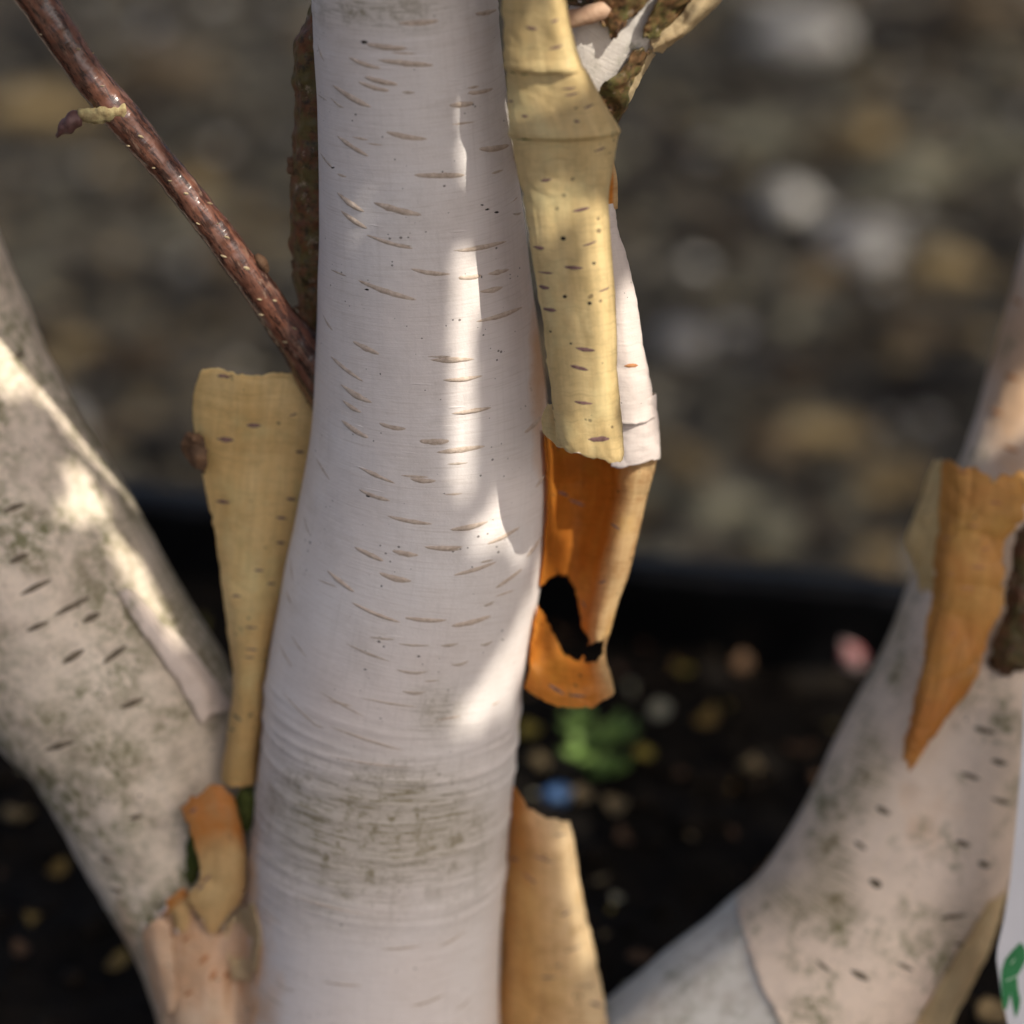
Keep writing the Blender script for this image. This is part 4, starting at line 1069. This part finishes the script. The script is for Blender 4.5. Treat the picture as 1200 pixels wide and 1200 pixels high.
def fallen(px, py, L, key, label, rot=None):
    q = on_plane(px, py, 0.0)
    q.z = soil_h(q.x, q.y) + 0.007
    me = leaf_mesh('fallen_leaf', L, L * random.uniform(0.55, 0.75), random.uniform(0.2, 0.9), random.uniform(0, 50))
    o = link('fallen_leaf', me, None, LEAFMAT[key])
    o.location = q
    o.rotation_euler = (random.uniform(-.35, .35), random.uniform(-.35, .35), random.uniform(0, 6.28) if rot is None else rot)
    tag(o, label, 'leaf', 'fallen leaves on the soil')
    s = o.modifiers.new('thickness', 'SOLIDIFY'); s.thickness = 0.0004
LEAVES = [(775, 838, 0.024, 'pale', 'pale tan leaf right of the green seedling on the soil'), (632, 890, 0.018, 'tan', 'small tan leaf above the blue chip beside the main stem'),
          (684, 932, 0.017, 'tan', 'small tan leaf just right of the blue chip'), (724, 946, 0.019, 'tan', 'tan leaf right of the two small leaves by the blue chip'),
          (880, 896, 0.026, 'tan', 'upright tan leaf in the middle of the dark soil', 1.3), (940, 862, 0.024, 'brown', 'brown leaf on dark soil close to the right stem'),
          (905, 752, 0.018, 'pale', 'pale round leaf on the soil left of the pink pebble'), (870, 765, 0.022, 'brown', 'dull brown leaf on the soil close below the planter wall', 1.4),
          (802, 786, 0.018, 'yellow', 'mustard yellow leaf on the soil above the pale tan leaf'), (752, 880, 0.017, 'yellow', 'yellowish leaf touching the green seedling at its right'),
          (830, 845, 0.024, 'ochre', 'ochre leaf between the pale leaf and the upright leaf'), (730, 975, 0.016, 'brown', 'dark brown leaf below the blue chip group'),
          (20, 948, 0.024, 'tan', 'tan leaf on the soil at the far left edge'), (65, 1005, 0.018, 'ochre', 'dim ochre leaf left of the mossy left stem'),
          (138, 1122, 0.020, 'ochre', 'ochre leaf tucked against the foot of the left stem'), (25, 1110, 0.018, 'brown', 'brown leaf at the lower left corner of the soil'),
          (745, 1160, 0.018, 'pale', 'pale leaf beside the foot of the honey bark strip'), (750, 1125, 0.018, 'brown', 'brown leaf above the grey stem foot'), (660, 730, 0.02, 'brown', 'dark leaf seen through the hole in the orange curl'),
          (965, 905, 0.018, 'brown', 'dull brown leaf almost touching the right stem'), (620, 845, 0.016, 'yellow', 'olive yellow leaf below the orange curl'), (1165, 1190, 0.03, 'tan', 'tan leaf between the right stem and the plant tag')]
for l in LEAVES: fallen(l[0], l[1], l[2] * 0.78, *l[3:])

V, F, MI, off = [], [], [], 0
lks = list(LEAFMAT)
for _ in range(900):
    q = mid + ex * rng.uniform(-BW + .03, BW - .03) - ey * rng.uniform(0.02, BD - .03)
    L = rng.uniform(0.004, 0.014); a = rng.uniform(0, 6.28)
    cs = np.array([(-L / 2, 0, 0), (0, L * .3, .001), (L / 2, 0, 0), (0, -L * .28, .0015)]) @ rotz(a).T
    cs[:, 2] += rng.normal(0, L * .2, 4)
    V.append(cs + np.array([q.x, q.y, soil_h(q.x, q.y) + 0.005])); F += [(off, off + 1, off + 2), (off, off + 2, off + 3)]
    k = int(rng.choice(5, p=[.22, .2, .38, .1, .1])); MI += [k, k]; off += 4
me = mesh('leaf_litter', np.vstack(V), F)
for k in lks: me.materials.append(LEAFMAT[k])
me.polygons.foreach_set('material_index', MI)
tag(link('leaf_litter', me), 'scattered brown and tan scraps of leaf on the dark soil', 'leaf litter', kind='stuff')

# blue chip, pink chip
def chip_obj(name, px, py, r, flat, mat, label, cat, seed, up=0.0):
    q = on_plane(px, py, 0.0)
    bv, bf = ico(2, 0.5, seed, flat)
    me = mesh(name, bv * r, bf)
    o = link(name, me, None, mat)
    o.location = (q.x, q.y, soil_h(q.x, q.y) + r * 0.5 + up)
    return tag(o, label, cat)
chip_obj('blue_chip', 656, 918, 0.0085, (1, 0.8, 0.7), plain('blue_chip', (0.08, 0.2, 0.5), (0.2, 0.36, 0.62), 100, 0.4, 0.2, 0.001, 0.5), 'small bright blue chip lying on the soil beside the main stem', 'chip', 4.0)
t = NT('pink_chip')
ob = t.obj()
pcx = t.mix(t.ramp(t.noise(t.mapping(ob, (1, 1, 1.5)), 60, 3), [(0.42, 0), (0.58, 1)]), (0.62, 0.5, 0.46), (0.5, 0.16, 0.16))
pink_mat = t.done(pcx, 0.6, t.bump(t.noise(ob, 120, 4), 0.3, 0.001), 0.3)
chip_obj('pink_pebble', 1000, 758, 0.017, (0.62, 0.7, 1.2), pink_mat, 'pink and white pebble on the soil against the planter wall', 'pebble', 7.0, 0.004)

# green seedling
sq = on_plane(705, 885, 0.0); sq.z = soil_h(sq.x, sq.y)
seed_o = empty('seedling', sq)
tag(seed_o, 'bright green leafy seedling on the soil below the orange curl', 'seedling')
green = plain('seedling_leaf', (0.22, 0.36, 0.08), (0.34, 0.50, 0.16), 60, 0.5, 0.3, 0.002, 0.4, 0.35)
for k in range(16):
    a = k * 2.4; hgt = 0.006 + 0.024 * (k % 5) / 4
    rad = 0.012 + 0.012 * ((k * 7) % 5) / 5
    me = leaf_mesh('leaf', 0.017, 0.010, 0.6, k * 3.1)
    o = link('leaf', me, seed_o, green)
    o.matrix_parent_inverse = Matrix.Identity(4)
    o.location = (rad * math.cos(a), rad * math.sin(a), hgt)
    o.rotation_euler = (random.uniform(-.3, .3), -0.3, a)
st_me = tube_mesh('stem', [(Vector((0, 0, -0.004)), 0.0015), (Vector((0.001, 0, 0.015)), 0.0013), (Vector((0, 0.002, 0.032)), 0.0008)], 10, 12)
so = link('stem', st_me, seed_o, green); so.matrix_parent_inverse = Matrix.Identity(4)

# ------------------------------------------------------------------ added unseen tree: its canopy is shaped to throw the dappled shade
ALLB = [main_bvh, left_bvh, right_bvh, side_bvh, ybvh, wbvh, obvh, hbvh, twig_bvh, tbvh]
LIT = [(543, y, 8) for y in range(302, 575, 12)] + [(594, 604, 20), (565, 628, 10), (630, 700, 22), (616, 750, 26), (598, 790, 22), (572, 815, 15), (548, 838, 8), (612, 640, 9)]
LIT += [(704, 270, 14), (706, 300, 15), (709, 330, 15), (710, 360, 15), (713, 390, 15), (714, 420, 15), (716, 450, 13), (730, 280, 14), (716, 225, 10), (719, 205, 9), (648, 10, 14), (654, 30, 13), (664, 60, 11), (674, 92, 8), (622, 92, 7), (628, 112, 6)] + [(744, y, 26) for y in range(340, 520, 25)]
LIT += [(690, 60, 26), (730, 60, 26), (770, 40, 26), (822, 10, 22), (735, 110, 16), (700, 30, 18), (745, 90, 18), (757, 550, 18), (750, 585, 17), (745, 620, 16), (735, 660, 15), (722, 700, 13), (710, 740, 10)]
LIT += [(222, 230, 16), (236, 245, 18), (250, 265, 18), (275, 300, 18), (300, 335, 18), (322, 366, 16), (138, 120, 10), (120, 100, 6), (6, 410, 16), (14, 445, 18), (92, 560, 12), (112, 590, 14), (85, 600, 10), (140, 640, 14), (158, 668, 18), (172, 698, 18), (188, 728, 14), (202, 755, 9), (672, 1020, 6), (678, 1050, 7)]
LIT += [(706, y, 11) for y in range(260, 520, 22)] + [(684, 980, 8), (668, 985, 8), (684, 1085, 8), (690, 1110, 7)]
SOIL_LIT = [(705, 870, 26), (740, 865, 16), (775, 838, 14), (656, 918, 8), (632, 890, 8), (684, 932, 9), (724, 946, 9), (998, 760, 18), (880, 896, 9), (870, 765, 9), (802, 786, 8), (905, 752, 9), (20, 948, 9), (940, 862, 7)]
TP = []
for x, y, r in LIT:
    h = hit(ALLB, x, y)
    if h is not None: TP.append((h[0], r * 0.00036))
for x, y, r in SOIL_LIT:
    q = on_plane(x, y, 0.012); TP.append((q, r * K * (q - CAM).dot(FWD)))
TPn = np.array([list(p) for p, r in TP]); TRn = np.array([r for p, r in TP]); Ln = np.array(LDIR)
def clear_of_beams(P, extra):
    q = P - TPn
    al = q @ Ln
    perp = np.linalg.norm(q - al[:, None] * Ln, axis=1)
    return not np.any(perp < TRn + extra)
t = NT('canopy_leaf')
ob = t.obj()
lc = t.mix(t.ramp(t.noise(ob, 7, 3), [(0.35, 0), (0.65, 1)]), (0.045, 0.07, 0.02), (0.085, 0.10, 0.03))
canopy_mat = t.done(lc, 0.5, None, 0.4, 0.12)
LV = np.array([(-.5, 0, 0), (-.2, .27, .05), (-.2, -.27, .05), (-.2, 0, -.02), (.2, .22, .04), (.2, -.22, .04), (.2, 0, -.03), (.5, 0, 0)])
LF = np.array([(0, 3, 1, 1), (0, 2, 3, 3), (1, 3, 6, 4), (3, 2, 5, 6), (4, 6, 7, 7), (6, 5, 7, 7)])
CV, CF, nleaf = [], [], 0
def add_leaf(P, size):
    global nleaf
    e = np.array(Matrix.Rotation(rng.uniform(0, 6.28), 3, 'Z') @ Matrix.Rotation(rng.uniform(-.8, .8), 3, 'X') @ Matrix.Rotation(rng.uniform(-.8, .8), 3, 'Y'))
    CV.append((LV * size) @ e.T + P)
    for f in LF:
        f = list(f) if f[2] != f[3] else list(f[:3])
        CF.append([k + nleaf * 8 for k in f])
    nleaf += 1
def lit_plane(px, py, d): return np.array(W(px, py, d))
def close_leaf(size, near=None):
    Q = lit_plane(rng.uniform(-150, 1450), rng.uniform(-150, 1500), rng.uniform(1.1, 1.35))
    if near is not None:
        Q = TPn[near] + rng.normal(0, 0.035, 3)
    h = rng.uniform(0.93, 1.42)
    P = Q + Ln * ((h - Q[2]) / Ln[2])
    if clear_of_beams(P, size * 0.42): add_leaf(P, size)  # leaves left out along the beams so chosen spots stay sunlit
for _ in range(13000): close_leaf(rng.uniform(0.028, 0.045))      # close canopy of the added tree, above the stems
for k in range(26000): close_leaf(rng.uniform(0.012, 0.018), k % len(TPn))   # small leaves added to close in around the sun gaps
for _ in range(15000):                     # the rest of the canopy, above the gravel
    Q = np.array([rng.uniform(-1.9, 1.9), rng.uniform(0.1, 4.6), GRAVEL_Z])
    P = Q + Ln * rng.uniform(2.3, 3.6)
    if P[2] < 1.1: continue
    size = rng.uniform(0.05, 0.085)
    if clear_of_beams(P, size * 0.45): add_leaf(P, size)
nb = empty('added_shade_tree', Vector((2.0, 0.9, GRAVEL_Z)))
tag(nb, 'added unseen leafy tree whose canopy shades the birch from the right', 'tree')
cr = link('added_crown', mesh('added_crown', np.vstack(CV), CF, smooth=False), nb, canopy_mat)
cr['kind'] = 'stuff'
added_trunk_mat = plain('shade_tree_bark', (0.16, 0.12, 0.085), (0.08, 0.06, 0.045), 30, 0.85, 0.8, 0.006)
NBJ = Vector((1.75, 0.75, 1.25))
link('added_trunk', tube_mesh('added_trunk', [(Vector((2.0, 0.9, GRAVEL_Z - 0.05)), 0.09), (Vector((1.95, 0.86, 0.3)), 0.075), (NBJ, 0.062), (Vector((1.6, 0.8, 2.1)), 0.04), (Vector((1.5, 1.0, 2.9)), 0.012)], 28, 60, lambda th, tt, p: 0.006 * nz(p, 18, 1)), nb, added_trunk_mat)
for e, r in (((1.0, 0.15, 1.55), 0.02), ((1.45, -0.2, 1.75), 0.02), ((0.9, 1.6, 1.9), 0.024), ((1.4, 2.6, 2.1), 0.024), ((2.6, 1.8, 2.2), 0.02), ((0.2, 2.4, 2.3), 0.018)):
    e = Vector(e); m_ = (NBJ + e) / 2 + Vector((0, 0, 0.12))
    link('branch', tube_mesh('branch', [(NBJ, r * 1.4), (m_, r), (e, r * 0.3)], 14, 30, lambda th, tt, p: 0.003 * nz(p, 30, 2)), nb, added_trunk_mat)
